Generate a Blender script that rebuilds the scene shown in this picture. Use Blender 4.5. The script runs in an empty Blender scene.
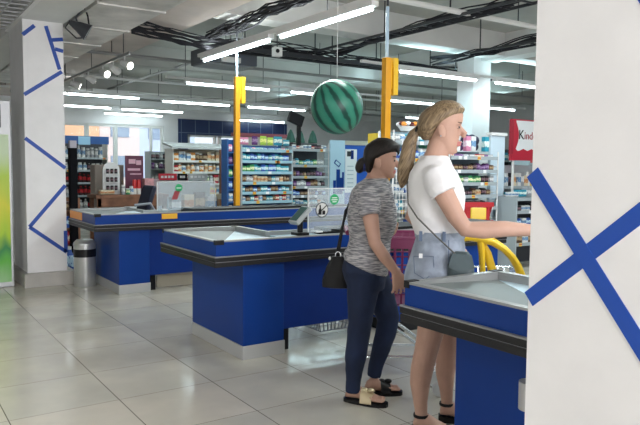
import bpy, bmesh, math, random
from mathutils import Vector, Matrix
random.seed(7)
PI = math.pi
SC = bpy.context.scene
COL = SC.collection

# ------------------------------------------------------------------ materials
MATS = {}
def mat(name, col, rough=.5, metal=0., emit=None, es=0., alpha=1., noise=0., nscale=8., bump=0., bscale=40., trans=0., spec=.5, coat=0.):
    if name in MATS: return MATS[name]
    m = bpy.data.materials.new(name); m.use_nodes = True
    nt = m.node_tree; b = nt.nodes['Principled BSDF']
    c = (*col, 1)
    b.inputs['Base Color'].default_value = c
    b.inputs['Roughness'].default_value = rough
    b.inputs['Metallic'].default_value = metal
    b.inputs['Specular IOR Level'].default_value = spec
    b.inputs['Coat Weight'].default_value = coat
    b.inputs['Alpha'].default_value = alpha
    b.inputs['Transmission Weight'].default_value = trans
    if emit:
        b.inputs['Emission Color'].default_value = (*emit, 1); b.inputs['Emission Strength'].default_value = es
    if noise or bump:
        tc = nt.nodes.new('ShaderNodeTexCoord')
    if noise:
        n = nt.nodes.new('ShaderNodeTexNoise'); n.inputs['Scale'].default_value = nscale; n.inputs['Detail'].default_value = 5
        nt.links.new(tc.outputs['Object'], n.inputs['Vector'])
        r = nt.nodes.new('ShaderNodeValToRGB')
        r.color_ramp.elements[0].position = .3; r.color_ramp.elements[1].position = .7
        r.color_ramp.elements[0].color = (*[max(0, x*(1-noise)) for x in col], 1)
        r.color_ramp.elements[1].color = (*[min(1, x*(1+noise)) for x in col], 1)
        nt.links.new(n.outputs['Fac'], r.inputs['Fac']); nt.links.new(r.outputs['Color'], b.inputs['Base Color'])
    if bump:
        n2 = nt.nodes.new('ShaderNodeTexNoise'); n2.inputs['Scale'].default_value = bscale
        nt.links.new(tc.outputs['Object'], n2.inputs['Vector'])
        bp = nt.nodes.new('ShaderNodeBump'); bp.inputs['Strength'].default_value = bump; bp.inputs['Distance'].default_value = .01
        nt.links.new(n2.outputs['Fac'], bp.inputs['Height']); nt.links.new(bp.outputs['Normal'], b.inputs['Normal'])
    MATS[name] = m
    return m

def nodes(m): return m.node_tree, m.node_tree.nodes['Principled BSDF']
def N(nt, t, **kw):
    n = nt.nodes.new(t)
    for k, v in kw.items(): setattr(n, k, v)
    return n
def mathn(nt, op, a, b=None):
    n = nt.nodes.new('ShaderNodeMath'); n.operation = op
    for i, v in enumerate((a, b)):
        if v is None: continue
        if isinstance(v, (int, float)): n.inputs[i].default_value = v
        else: nt.links.new(v, n.inputs[i])
    return n.outputs[0]
def ramp(nt, fac, stops, interp='LINEAR'):
    r = nt.nodes.new('ShaderNodeValToRGB'); r.color_ramp.interpolation = interp
    els = r.color_ramp.elements
    while len(els) < len(stops): els.new(.5)
    for e, (p, c) in zip(els, stops): e.position = p; e.color = (*c, 1)
    nt.links.new(fac, r.inputs['Fac']); return r.outputs['Color']

def floor_mat():
    m = mat('floor_tiles', (.6, .57, .51), .16, spec=.55); nt, b = nodes(m)
    g = N(nt, 'ShaderNodeNewGeometry'); s = N(nt, 'ShaderNodeSeparateXYZ'); nt.links.new(g.outputs['Position'], s.inputs[0])
    fs = []
    cells = []
    for ax, off in (('X', 1.165), ('Y', 5.0)):
        v = mathn(nt, 'DIVIDE', mathn(nt, 'ADD', mathn(nt, 'SUBTRACT', s.outputs[ax], off), 60.0), .6)
        fr = mathn(nt, 'FRACT', v); cells.append(mathn(nt, 'FLOOR', v))
        d = mathn(nt, 'MINIMUM', fr, mathn(nt, 'SUBTRACT', 1.0, fr))
        fs.append(mathn(nt, 'LESS_THAN', d, .0045 if ax == 'X' else .003))
    gr = mathn(nt, 'MAXIMUM', fs[0], fs[1])
    cx = N(nt, 'ShaderNodeCombineXYZ'); nt.links.new(cells[0], cx.inputs[0]); nt.links.new(cells[1], cx.inputs[1])
    wn = N(nt, 'ShaderNodeTexWhiteNoise'); nt.links.new(cx.outputs[0], wn.inputs['Vector'])
    tile = ramp(nt, wn.outputs['Value'], [(0, (.50, .47, .40)), (.5, (.58, .555, .48)), (1, (.63, .575, .49))])
    n = N(nt, 'ShaderNodeTexNoise'); n.inputs['Scale'].default_value = 3.0; n.inputs['Detail'].default_value = 6
    nt.links.new(g.outputs['Position'], n.inputs['Vector'])
    cl = ramp(nt, n.outputs['Fac'], [(.3, (.86, .86, .88)), (.7, (1, 1, 1))])
    mx = N(nt, 'ShaderNodeMix', data_type='RGBA', blend_type='MULTIPLY'); mx.inputs[0].default_value = 1
    nt.links.new(tile, mx.inputs[6]); nt.links.new(cl, mx.inputs[7])
    m2 = N(nt, 'ShaderNodeMix', data_type='RGBA'); nt.links.new(gr, m2.inputs[0]); nt.links.new(mx.outputs[2], m2.inputs[6]); m2.inputs[7].default_value = (.13, .115, .10, 1)
    nt.links.new(m2.outputs[2], b.inputs['Base Color'])
    rr = ramp(nt, n.outputs['Fac'], [(.3, (.12,)*3), (.75, (.28,)*3)])
    nt.links.new(rr, b.inputs['Roughness'])
    return m

def melon_mat():
    m = mat('watermelon_skin', (.05, .3, .15), .38, spec=.35); nt, b = nodes(m)
    tc = N(nt, 'ShaderNodeTexCoord'); s = N(nt, 'ShaderNodeSeparateXYZ'); nt.links.new(tc.outputs['Object'], s.inputs[0])
    a = mathn(nt, 'ARCTAN2', s.outputs['Y'], s.outputs['X'])
    n = N(nt, 'ShaderNodeTexNoise'); n.inputs['Scale'].default_value = 9; n.inputs['Detail'].default_value = 4
    nt.links.new(tc.outputs['Object'], n.inputs['Vector'])
    ph = mathn(nt, 'ADD', mathn(nt, 'MULTIPLY', a, 12.0), mathn(nt, 'MULTIPLY', n.outputs['Fac'], 3.0))
    v = mathn(nt, 'ADD', mathn(nt, 'MULTIPLY', mathn(nt, 'SINE', ph), .5), .5)
    c = ramp(nt, v, [(.0, (.008, .055, .042)), (.18, (.012, .075, .055)), (.34, (.03, .20, .14)), (1, (.045, .25, .17))])
    nt.links.new(c, b.inputs['Base Color']); return m

def stripe_knit_mat():
    m = mat('striped_knit', (.4, .4, .4), .9); nt, b = nodes(m)
    tc = N(nt, 'ShaderNodeTexCoord')
    mp = N(nt, 'ShaderNodeMapping'); mp.inputs['Scale'].default_value = (20, 20, 165); mp.inputs['Rotation'].default_value = (0, -.22, 0)
    nt.links.new(tc.outputs['Object'], mp.inputs['Vector'])
    n = N(nt, 'ShaderNodeTexNoise'); n.inputs['Scale'].default_value = 1.0; n.inputs['Detail'].default_value = 2
    nt.links.new(mp.outputs[0], n.inputs['Vector'])
    c = ramp(nt, n.outputs['Fac'], [(.34, (.13, .13, .15)), (.46, (.22, .22, .24)), (.58, (.40, .385, .39)), (.72, (.52, .50, .50))])
    nt.links.new(c, b.inputs['Base Color']); return m

def hair_mat(name, dark, light, sx=60):
    m = mat(name, light, .5, spec=.35); nt, b = nodes(m)
    tc = N(nt, 'ShaderNodeTexCoord')
    m1 = N(nt, 'ShaderNodeMapping'); m1.inputs['Rotation'].default_value = (0, 1.05, 0); nt.links.new(tc.outputs['Object'], m1.inputs['Vector'])
    mp = N(nt, 'ShaderNodeMapping'); mp.inputs['Scale'].default_value = (sx*.1, sx*2.6, sx*2.0)
    nt.links.new(m1.outputs[0], mp.inputs['Vector'])
    n = N(nt, 'ShaderNodeTexNoise'); n.inputs['Scale'].default_value = 1.0; n.inputs['Detail'].default_value = 3
    nt.links.new(mp.outputs[0], n.inputs['Vector'])
    c = ramp(nt, n.outputs['Fac'], [(.35, dark), (.65, light)])
    nt.links.new(c, b.inputs['Base Color'])
    bp = N(nt, 'ShaderNodeBump'); bp.inputs['Strength'].default_value = .25; bp.inputs['Distance'].default_value = .003
    nt.links.new(n.outputs['Fac'], bp.inputs['Height']); nt.links.new(bp.outputs[0], b.inputs['Normal'])
    return m

def label_mat(name, body, band, z0=.3, z1=.7, rough=.35):
    """packaging: body colour, printed band and small print, by generated height"""
    m = mat(name, body, rough); nt, b = nodes(m)
    tc = N(nt, 'ShaderNodeTexCoord'); s = N(nt, 'ShaderNodeSeparateXYZ'); nt.links.new(tc.outputs['Generated'], s.inputs[0])
    inb = mathn(nt, 'MULTIPLY', mathn(nt, 'GREATER_THAN', s.outputs['Z'], z0), mathn(nt, 'LESS_THAN', s.outputs['Z'], z1))
    n = N(nt, 'ShaderNodeTexNoise'); n.inputs['Scale'].default_value = 5
    nt.links.new(tc.outputs['Generated'], n.inputs['Vector'])
    f = mathn(nt, 'MULTIPLY', inb, mathn(nt, 'GREATER_THAN', n.outputs['Fac'], .42))
    mx = N(nt, 'ShaderNodeMix', data_type='RGBA'); nt.links.new(f, mx.inputs[0])
    mx.inputs[6].default_value = (*body, 1); mx.inputs[7].default_value = (*band, 1)
    nt.links.new(mx.outputs[2], b.inputs['Base Color']); return m

BLUE = mat('counter_blue', (.0015, .038, .235), .42, spec=.28, noise=.08, nscale=2)
DBLUE = mat('counter_panel_blue', (.0015, .027, .20), .45, spec=.25, noise=.1, nscale=2)
ALU = mat('brushed_aluminium', (.40, .41, .41), .4, .6)
SKIRT = mat('grey_skirting', (.50, .50, .50), .4, .2)
STEEL = mat('stainless_steel', (.75, .80, .84), .25, .85, noise=.05, nscale=5)
STEELW = mat('packing_tray_steel', (.56, .74, .84), .35, .1)
GREYT = mat('grey_tray_panel', (.17, .20, .20), .45, .2)
RUB = mat('black_rubber', (.008, .008, .009), .5, spec=.3)
BUMP = mat('dark_grey_bumper', (.016, .016, .018), .45, spec=.35)
BUMPL = mat('bumper_light_line', (.26, .26, .27), .4)
WHITE = mat('white_plaster', (.80, .79, .80), .6, noise=.035, nscale=2.2, bump=.05, bscale=30)
PILW = mat('white_painted_pillar', (.78, .77, .775), .5, noise=.04, nscale=5, bump=.06, bscale=60)
TAPE = mat('blue_tape', (.005, .06, .36), .45)
CONC = mat('painted_concrete', (.46, .45, .425), .85, noise=.12, nscale=1.2, bump=.1, bscale=12)
CONCW = mat('white_concrete_beam', (.74, .74, .73), .8, noise=.06, nscale=1.5)
PINKC = mat('pinkish_concrete', (.60, .52, .49), .85, noise=.12, nscale=2)
DUCT = mat('galvanised_duct', (.66, .64, .62), .45, .3, noise=.25, nscale=3, bump=.15, bscale=6)
WMET = mat('white_painted_metal', (.75, .75, .74), .4)
GMET = mat('grey_metal', (.32, .32, .32), .4, .5)
DMET = mat('dark_metal', (.045, .048, .055), .45, .3)
CABLE = mat('dark_cables', (.03, .03, .036), .85, spec=.2)
BLACK = mat('black_plastic', (.006, .006, .008), .4, spec=.3)
TUBE = mat('lamp_tube', (1, 1, 1), .5, emit=(.80, .96, 1.0), es=9)
SPOTE = mat('spot_bulb', (1, 1, 1), .5, emit=(1, .95, .85), es=12)
YEL = mat('yellow_metal', (.78, .36, .012), .4)
YEL2 = mat('yellow_lightbox', (.85, .52, .02), .4)
YPL = mat('yellow_plastic', (.82, .55, .03), .3)
RED = mat('red_plastic', (.50, .02, .03), .4)
PUR = mat('magenta_plastic', (.17, .018, .075), .4)
GREEN = mat('green_sticker', (.02, .35, .12), .5)
ACR = mat('clear_acrylic', (.72, .80, .85), .12, alpha=.27)
PAPER = mat('white_paper', (.82, .83, .84), .7)
SKIN = mat('skin_tone', (.47, .275, .205), .55, noise=.06, nscale=14)
SKIN2 = mat('skin_tone_light', (.50, .30, .225), .55, noise=.06, nscale=14)
LIP = mat('lips', (.50, .17, .15), .4)
EYE = mat('eye_dark', (.03, .02, .02), .3)
BROW = mat('brow', (.10, .06, .04), .8)
JEANS = mat('dark_denim', (.006, .015, .048), .85, noise=.35, nscale=6, bump=.3, bscale=25)
SHORT = mat('washed_denim', (.30, .345, .42), .9, noise=.34, nscale=9, bump=.35, bscale=30)
SEAM = mat('denim_seam', (.12, .16, .24), .9)
TEE = mat('white_cotton', (.80, .79, .80), .85, bump=.15, bscale=14)
LEATH = mat('black_leather', (.006, .006, .007), .45, spec=.3, bump=.2, bscale=40)
GBAG = mat('grey_green_leather', (.055, .08, .088), .5, noise=.2, nscale=12)
GOLD = mat('gold_leather', (.62, .52, .34), .3, .6)
WOOD = mat('brown_wood', (.25, .11, .06), .6, noise=.3, nscale=6)
ORANGE = mat('orange_sticker', (.80, .30, .05), .5)
PLINTH = mat('stone_plinth_tile', (.42, .40, .37), .45, noise=.1, nscale=5)

# ------------------------------------------------------------------ mesh builder
class MB:
    def __init__(s): s.v = []; s.f = []; s.mi = []; s.m = []
    def mid(s, m):
        if m not in s.m: s.m.append(m)
        return s.m.index(m)
    def add(s, vs, fs, m):
        o = len(s.v); s.v += [tuple(v) for v in vs]; k = s.mid(m)
        for f in fs: s.f.append([i+o for i in f]); s.mi.append(k)
        return s
    def box(s, a, b, m, R=None, c=None):
        x0, y0, z0 = [min(p, q) for p, q in zip(a, b)]; x1, y1, z1 = [max(p, q) for p, q in zip(a, b)]
        vs = [Vector(p) for p in ((x0,y0,z0),(x1,y0,z0),(x1,y1,z0),(x0,y1,z0),(x0,y0,z1),(x1,y0,z1),(x1,y1,z1),(x0,y1,z1))]
        if R is not None:
            c = Vector(c) if c is not None else Vector(((x0+x1)/2, (y0+y1)/2, (z0+z1)/2))
            vs = [R @ (v-c) + c for v in vs]
        return s.add(vs, [(0,3,2,1),(4,5,6,7),(0,1,5,4),(1,2,6,5),(2,3,7,6),(3,0,4,7)], m)
    def bar(s, p, q, w, h, m):
        """rectangular bar from p to q"""
        p, q = Vector(p), Vector(q); t = (q-p).normalized()
        up = Vector((0,0,1)) if abs(t.z) < .95 else Vector((1,0,0))
        a = t.cross(up).normalized()*w/2; b = a.cross(t).normalized()*h/2
        vs = [p-a-b, p+a-b, p+a+b, p-a+b, q-a-b, q+a-b, q+a+b, q-a+b]
        return s.add(vs, [(0,3,2,1),(4,5,6,7),(0,1,5,4),(1,2,6,5),(2,3,7,6),(3,0,4,7)], m)
    def prism(s, pts, z0, z1, m):
        n = len(pts); vs = [(x,y,z0) for x,y in pts]+[(x,y,z1) for x,y in pts]
        return s.add(vs, [tuple(range(n-1,-1,-1)), tuple(range(n,2*n))]+[(i,(i+1)%n,n+(i+1)%n,n+i) for i in range(n)], m)
    def rings(s, R, m, cap=True, close=False):
        n = len(R[0]); vs = [p for r in R for p in r]; fs = []
        L = len(R)
        for k in range(L if close else L-1):
            a = k*n; b = ((k+1) % L)*n
            for i in range(n): fs.append((a+i, a+(i+1)%n, b+(i+1)%n, b+i))
        if cap and not close: fs += [tuple(range(n-1,-1,-1)), tuple(range((L-1)*n, L*n))]
        return s.add(vs, fs, m)
    def tube(s, pts, r, m, n=10, close=False, flat=None):
        pts = [Vector(p) for p in pts]; L = len(pts)
        if not isinstance(r, (list, tuple)): r = [r]*L
        R = []; prev = None
        for i, p in enumerate(pts):
            if close: t = (pts[(i+1)%L]-pts[i-1]).normalized()
            else: t = (pts[min(i+1,L-1)]-pts[max(i-1,0)]).normalized()
            if prev is None:
                up = Vector((0,1,0)) if abs(t.y) < .8 else Vector((0,0,1))
                b = (up - t*up.dot(t)).normalized()
            else: b = (prev - t*prev.dot(t)).normalized()
            prev = b; a = b.cross(t)
            ra, rb = (r[i] if isinstance(r[i], (tuple, list)) else (r[i], r[i]))
            R.append([p + a*ra*math.cos(2*PI*k/n) + b*rb*math.sin(2*PI*k/n) for k in range(n)])
        return s.rings(R, m, close=close)
    def lathe(s, prof, c, m, n=20):
        c = Vector(c)
        R = [[c+Vector((max(r,1e-4)*math.cos(2*PI*k/n), max(r,1e-4)*math.sin(2*PI*k/n), z)) for k in range(n)] for r, z in prof]
        return s.rings(R, m)
    def ell(s, c, r, m, n=16, k=10, M=None):
        c = Vector(c); R = []
        for i in range(k+1):
            th = PI*i/k; st = max(math.sin(th), 1e-3)
            row = []
            for j in range(n):
                p = Vector((r[0]*st*math.cos(2*PI*j/n), r[1]*st*math.sin(2*PI*j/n), -r[2]*math.cos(th)))
                if M is not None: p = M @ p
                row.append(c+p)
            R.append(row)
        return s.rings(R, m)
    def stack(s, rows, m, n=28, p=2.3):
        """horizontal super-elliptic rings: (z, xback, xfront, halfwidth[, cy, slope])"""
        R = []
        for r in rows:
            z, xb, xf, hw = r[:4]; cy = r[4] if len(r) > 4 else 0; sl = r[5] if len(r) > 5 else 0
            cx = (xb+xf)/2; rx = (xf-xb)/2; row = []
            for k in range(n):
                t = 2*PI*k/n; c, q = math.cos(t), math.sin(t)
                x = rx*math.copysign(abs(c)**(2/p), c); y = hw*math.copysign(abs(q)**(2/p), q)
                row.append((cx+x, cy+y, z+sl*x))
            R.append(row)
        return s.rings(R, m)
    def mesh(s, name='m'):
        me = bpy.data.meshes.new(name); me.from_pydata(s.v, [], s.f)
        for m in s.m: me.materials.append(m)
        me.polygons.foreach_set('material_index', s.mi); me.update(); return me
    def build(s, name, parent=None, smooth=False, bevel=0, fix=True):
        me = s.mesh(name)
        if fix:
            bm = bmesh.new(); bm.from_mesh(me); bmesh.ops.recalc_face_normals(bm, faces=bm.faces); bm.to_mesh(me); bm.free()
        o = bpy.data.objects.new(name, me); COL.objects.link(o)
        if parent is not None: o.parent = parent
        if smooth:
            me.polygons.foreach_set('use_smooth', [True]*len(me.polygons))
            try:
                me.set_sharp_from_angle(angle=math.radians(40))
            except Exception: pass
        if bevel:
            b = o.modifiers.new('bevel', 'BEVEL'); b.width = bevel; b.segments = 2; b.limit_method = 'ANGLE'
        return o

def remeshed(mb, name, voxel, parent=None, smooth=4, mats=None, disp=0, dscale=.12):
    o = mb.build(name, parent)
    r = o.modifiers.new('r', 'REMESH'); r.mode = 'VOXEL'; r.voxel_size = voxel
    if smooth:
        q = o.modifiers.new('s', 'SMOOTH'); q.factor = .5; q.iterations = smooth
    if disp:
        t = bpy.data.textures.new(name+'_folds', 'CLOUDS'); t.noise_scale = dscale; t.noise_depth = 2
        d = o.modifiers.new('d', 'DISPLACE'); d.texture = t; d.strength = disp; d.mid_level = .5; d.texture_coords = 'LOCAL'
    dg = bpy.context.evaluated_depsgraph_get(); dg.update()
    me = bpy.data.meshes.new_from_object(o.evaluated_get(dg))
    o.modifiers.clear(); old = o.data; o.data = me; me.name = name
    bpy.data.meshes.remove(old)
    me.materials.clear()
    for m in (mats or mb.m): me.materials.append(m)
    n = len(me.polygons)
    me.polygons.foreach_set('material_index', [0]*n)
    me.polygons.foreach_set('use_smooth', [True]*n)
    return o

def tag(o, label=None, cat=None, group=None, kind=None):
    if label: o['label'] = label
    if cat: o['category'] = cat
    if group: o['group'] = group
    if kind: o['kind'] = kind
    return o
def thing(name, label, cat, loc=(0,0,0), rz=0, group=None):
    o = bpy.data.objects.new(name, None); COL.objects.link(o); o.location = loc; o.rotation_euler = (0,0,rz)
    o.empty_display_size = .1
    return tag(o, label, cat, group)
def struct(o): o['kind'] = 'structure'; return o
def copy_tree(o, parent=None):
    c = o.copy(); COL.objects.link(c)
    if parent is not None: c.parent = parent
    for ch in list(o.children): copy_tree(ch, c)
    return c
def text_mesh(name, body, size, m, parent, loc, rot, depth=.002, align='CENTER'):
    cu = bpy.data.curves.new(name, 'FONT'); cu.body = body; cu.size = size; cu.extrude = depth; cu.align_x = align; cu.align_y = 'CENTER'
    t = bpy.data.objects.new(name+'_tmp', cu); COL.objects.link(t)
    dg = bpy.context.evaluated_depsgraph_get(); dg.update()
    me = bpy.data.meshes.new_from_object(t.evaluated_get(dg)); bpy.data.objects.remove(t)
    me.materials.clear(); me.materials.append(m)
    o = bpy.data.objects.new(name, me); COL.objects.link(o); o.parent = parent; o.location = loc; o.rotation_euler = rot
    return o

# ------------------------------------------------------------------ camera
cam = bpy.data.cameras.new('camera'); co = bpy.data.objects.new('camera', cam); COL.objects.link(co)
CH = 1.385
f_px, pitch, roll, yaw = 654.42, .0688978, .0087738, -.5991149
cam.sensor_width = 36; cam.lens = f_px/640*36; cam.clip_end = 200; cam.clip_start = .05
cy, sy, cp, sp = math.cos(yaw), math.sin(yaw), math.cos(pitch), math.sin(pitch)
fw = Vector((-sy*cp, cy*cp, -sp)); r0 = Vector((cy, sy, 0)); u0 = r0.cross(fw)
r_ = math.cos(roll)*r0 + math.sin(roll)*u0; u_ = -math.sin(roll)*r0 + math.cos(roll)*u0
M = Matrix((r_, u_, -fw)).transposed().to_4x4(); M.translation = (0, 0, CH)
co.matrix_world = M
SC.camera = co
AX = yaw   # heading of the two shoppers

# ------------------------------------------------------------------ setting
ZC = 3.78
X0, X1, Y0, Y1 = -3.2, 20.0, -5.0, 20.7
struct(MB().add([(X0,Y0,0),(X1,Y0,0),(X1,Y1,0),(X0,Y1,0),(X0,Y0,-.1),(X1,Y0,-.1),(X1,Y1,-.1),(X0,Y1,-.1)],
    [(0,1,2,3),(7,6,5,4),(0,4,5,1),(1,5,6,2),(2,6,7,3),(3,7,4,0)], floor_mat()).build('floor'))
struct(MB().box((X0,Y0,ZC),(X1,Y1,ZC+.15), CONC).build('ceiling'))
struct(MB().box((X0-.15,Y0,0),(X0,Y1,ZC), WHITE).build('wall_left'))
struct(MB().box((X1,Y0,0),(X1+.15,Y1,ZC), WHITE).build('wall_right'))
struct(MB().box((X0,Y0-.15,0),(X1,Y0,ZC), WHITE).build('wall_front'))
# back wall with a strip of windows from x 3.2 to 7.9 and two small ones further right
w = MB(); Yb = Y1
w.box((X0,Yb,0),(3.9,Yb+.2,ZC), WHITE); w.box((3.9,Yb,2.68),(7.9,Yb+.2,ZC), WHITE); w.box((3.9,Yb,0),(7.9,Yb+.2,.4), WHITE)
w.box((7.9,Yb,0),(8.35,Yb+.2,ZC), WHITE)
w.box((8.35,Yb,0),(X1,Yb+.2,2.0), WHITE); w.box((8.35,Yb,2.42),(X1,Yb+.2,ZC), WHITE)
w.box((8.35,Yb,2.0),(8.75,Yb+.2,2.42), WHITE); w.box((11.0,Yb,2.0),(X1,Yb+.2,2.42), WHITE)
struct(w.build('wall_back'))
GLASS = mat('window_glass', (.9, .95, 1), .02, alpha=.12)
wx = [3.9, 4.6, 5.47, 6.35, 7.9]
for i in range(4):
    a, b = wx[i], wx[i+1]
    wn = thing('window_%d' % (i+1), None, None, ((a+b)/2, Yb+.1, 0)); struct(wn)
    fr = MB(); h = (b-a)/2
    for s in (-1, 1): fr.box((s*(h-.002),-.06,.4),(s*(h-.06),.06,2.68), mat('grey_window_frame', (.72,.72,.70), .6))
    fr.box((-h+.06,-.06,.402),(h-.06,.06,.48), WMET); fr.box((-h+.06,-.06,2.6),(h-.06,.06,2.678), WMET)
    if i == 3: fr.box((.35,-.05,.4),(.42,.05,2.68), WMET)
    fr.build('window_frame', wn)
    MB().box((-h+.05,-.01,.48),(h-.05,.01,2.6), GLASS).build('pane', wn)
for i, (a, b) in enumerate(((8.75, 9.8), (9.9, 11.0))):
    wn = thing('window_%d' % (i+5), None, None, ((a+b)/2, Yb+.1, 2.0)); struct(wn); h = (b-a)/2
    fr = MB()
    for s in (-1, 1): fr.box((s*(h-.07),-.12,0),(s*h,.06,.42), WMET)
    fr.box((-h,-.12,0),(h,.06,.05), WMET); fr.box((-h,-.12,.37),(h,.06,.42), WMET); fr.build('window_frame', wn)
    MB().box((-h+.05,-.01,.05),(h-.05,.01,.37), GLASS).build('pane', wn)
# navy tiled cladding on back wall
NAVY = mat('navy_tiles', (.012, .03, .10), .35); nt, b = nodes(NAVY)
br = N(nt, 'ShaderNodeTexBrick'); br.offset = 0; g = N(nt, 'ShaderNodeNewGeometry'); mp = N(nt, 'ShaderNodeMapping'); mp.inputs['Rotation'].default_value = (PI/2,0,0)
nt.links.new(g.outputs['Position'], mp.inputs['Vector']); nt.links.new(mp.outputs[0], br.inputs['Vector'])
br.inputs['Color1'].default_value = (.012,.03,.11,1); br.inputs['Color2'].default_value = (.01,.022,.085,1); br.inputs['Mortar'].default_value = (.12,.16,.25,1)
br.inputs['Scale'].default_value = 1; br.inputs['Brick Width'].default_value = .5; br.inputs['Row Height'].default_value = .5; br.inputs['Mortar Size'].default_value = .012
nt.links.new(br.outputs['Color'], b.inputs['Base Color'])
t = MB(); t.box((8.4,Yb-.05,2.44),(12.6,Yb-.005,2.95), NAVY); t.box((8.4,Yb-.05,1.8),(8.73,Yb-.005,2.44), NAVY); t.box((11.05,Yb-.05,1.8),(12.6,Yb-.005,2.44), NAVY)
struct(t.build('trim_1'))

# square pillars with blue tape stripes
def strip(mb, p, q, wdt, plane, c, th=.0015):
    p, q = Vector(p), Vector(q); t = (q-p).normalized(); n = Vector((-t.y, t.x))*wdt/2
    pts = [p-n, q-n, q+n, p+n]
    if plane == 'y': f = [(a.x, c-th, a.y) for a in pts]; k = [(a.x, c+.002, a.y) for a in pts]
    else: f = [(c-th, a.x, a.y) for a in pts]; k = [(c+.002, a.x, a.y) for a in pts]
    mb.add(f+k, [(0,1,2,3),(7,6,5,4),(0,4,5,1),(1,5,6,2),(2,6,7,3),(3,7,4,0)], TAPE)
pl = MB(); pl.box((1.42,7.96,.155),(1.85,8.80,ZC), PILW)
for a in [(1.42,2.825,1.545,2.94),(1.665,2.95,1.805,2.475),(1.729,2.801,1.848,2.822),(1.759,2.704,1.848,2.687),(1.423,2.167,1.83,2.455),(1.422,1.684,1.848,1.351),
          (1.845,1.15,1.448,.681),(1.448,.681,1.848,.369),(1.838,.62,1.838,.37)]:
    strip(pl, a[:2], a[2:], .042, 'y', 7.96)
struct(pl.build('pillar_left'))
struct(MB().box((1.37,7.86,0),(1.93,8.9,.155), PLINTH).build('trim_2', bevel=.004))
pr = MB(); pr.box((1.42,.67,0),(1.85,1.10,ZC), PILW)
def cs(p, q):   # extend lines, clipped to pillar face y .67-1.10
    (y0,z0),(y1,z1) = p, q; k = (z1-z0)/(y1-y0)
    return (1.0985, z0+k*(1.0985-y0)), (.672, z0+k*(.672-y0))
a, b = cs((1.101,1.38),(.793,.991)); strip(pr, a, b, .042, 'x', 1.42, .0022)
a, b = cs((1.098,1.043),(.806,1.287)); strip(pr, a, b, .042, 'x', 1.42)
strip(pr, (.855,1.85), (.69,1.55), .042, 'x', 1.42)
struct(pr.build('pillar_right'))
struct(MB().box((9.26,8.55,0),(9.72,8.96,3.45), PILW).box((9.14,8.43,3.45),(9.84,9.08,ZC), PILW).build('pillar_back'))

# beams, soffits
struct(MB().box((1.42,1.10,3.0),(1.86,7.96,ZC), CONCW).box((1.42,8.80,3.0),(1.86,Y1,ZC), CONCW).build('trim_3'))
struct(MB().box((2.75,-2,3.36),(3.80,Y1,ZC), PINKC).build('trim_4'))
for i, yy in enumerate((3.2, 7.87, 12.9, 17.6)):
    struct(MB().box((3.85,yy,3.38),(X1,yy+.38,ZC), CONCW if i < 2 else CONC).build('trim_%d' % (i+5)))
struct(MB().box((9.30,-2,3.36),(9.68,8.42,ZC), CONCW).box((9.30,9.09,3.36),(9.68,Y1,ZC), CONCW).build('trim_9'))
struct(MB().box((13.6,-2,3.4),(14.0,Y1,ZC), CONC).build('trim_10'))
# open-cell suspended ceiling over the walkway
gm = MB()
GG = mat('grid_grey', (.50,.51,.53), .5)
for i in range(20): x = -2.6+i*.2; gm.box((x-.008,2.0,3.02),(x+.008,8.9,3.032), GG)
for i in range(35): y = 2.0+i*.2; gm.box((-2.6,y-.008,3.02),(1.40,y+.008,3.032), GG)
gm.box((1.375,2.0,3.0),(1.42,8.9,3.08), WMET)
gm.box((-2.6,2.0,3.45),(1.42,8.9,3.47), mat('dark_void', (.03,.032,.035), .9))
struct(gm.build('trim_11'))

# ------------------------------------------------------------------ outside, behind the windows
FAC = mat('pale_pink_render', (.74, .62, .60), .8); FAC2 = mat('orange_brick_front', (.75, .42, .22), .8); FAC3 = mat('pale_blue_render', (.50, .60, .78), .8)
WN = mat('house_glass', (.22, .30, .42), .2)
def house(x0, x1, y, h, m, label):
    t = thing('building', label, 'building', ((x0+x1)/2, y, 0)); hw = (x1-x0)/2
    MB().box((-hw,0,0),(hw,4,h), m).build('wall', t)
    for i in range(max(1, int(hw*2/1.6))):
        for z in (.9, 2.6):
            if z+1 < h: MB().box((-hw+.45+i*1.6,-.04,z),(-hw+1.25+i*1.6,.02,z+.9), WN).build('window', t)
    MB().box((-hw-.1,-.1,h),(hw+.1,4.1,h+.15), WMET).build('roof', t)
house(4.7, 7.6, 27, 6.0, FAC2, 'orange brick building outside the leftmost back window')
house(7.9, 9.6, 28, 6.5, FAC, 'pale pink building outside the second back window')
house(9.9, 12.6, 29, 5.0, FAC3, 'pale blue building outside the wide back window')
struct(MB().box((-20,20.9,-.3),(40,60,-.15), mat('outside_paving', (.5,.5,.5), .9)).build('ground_outside'))

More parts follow.
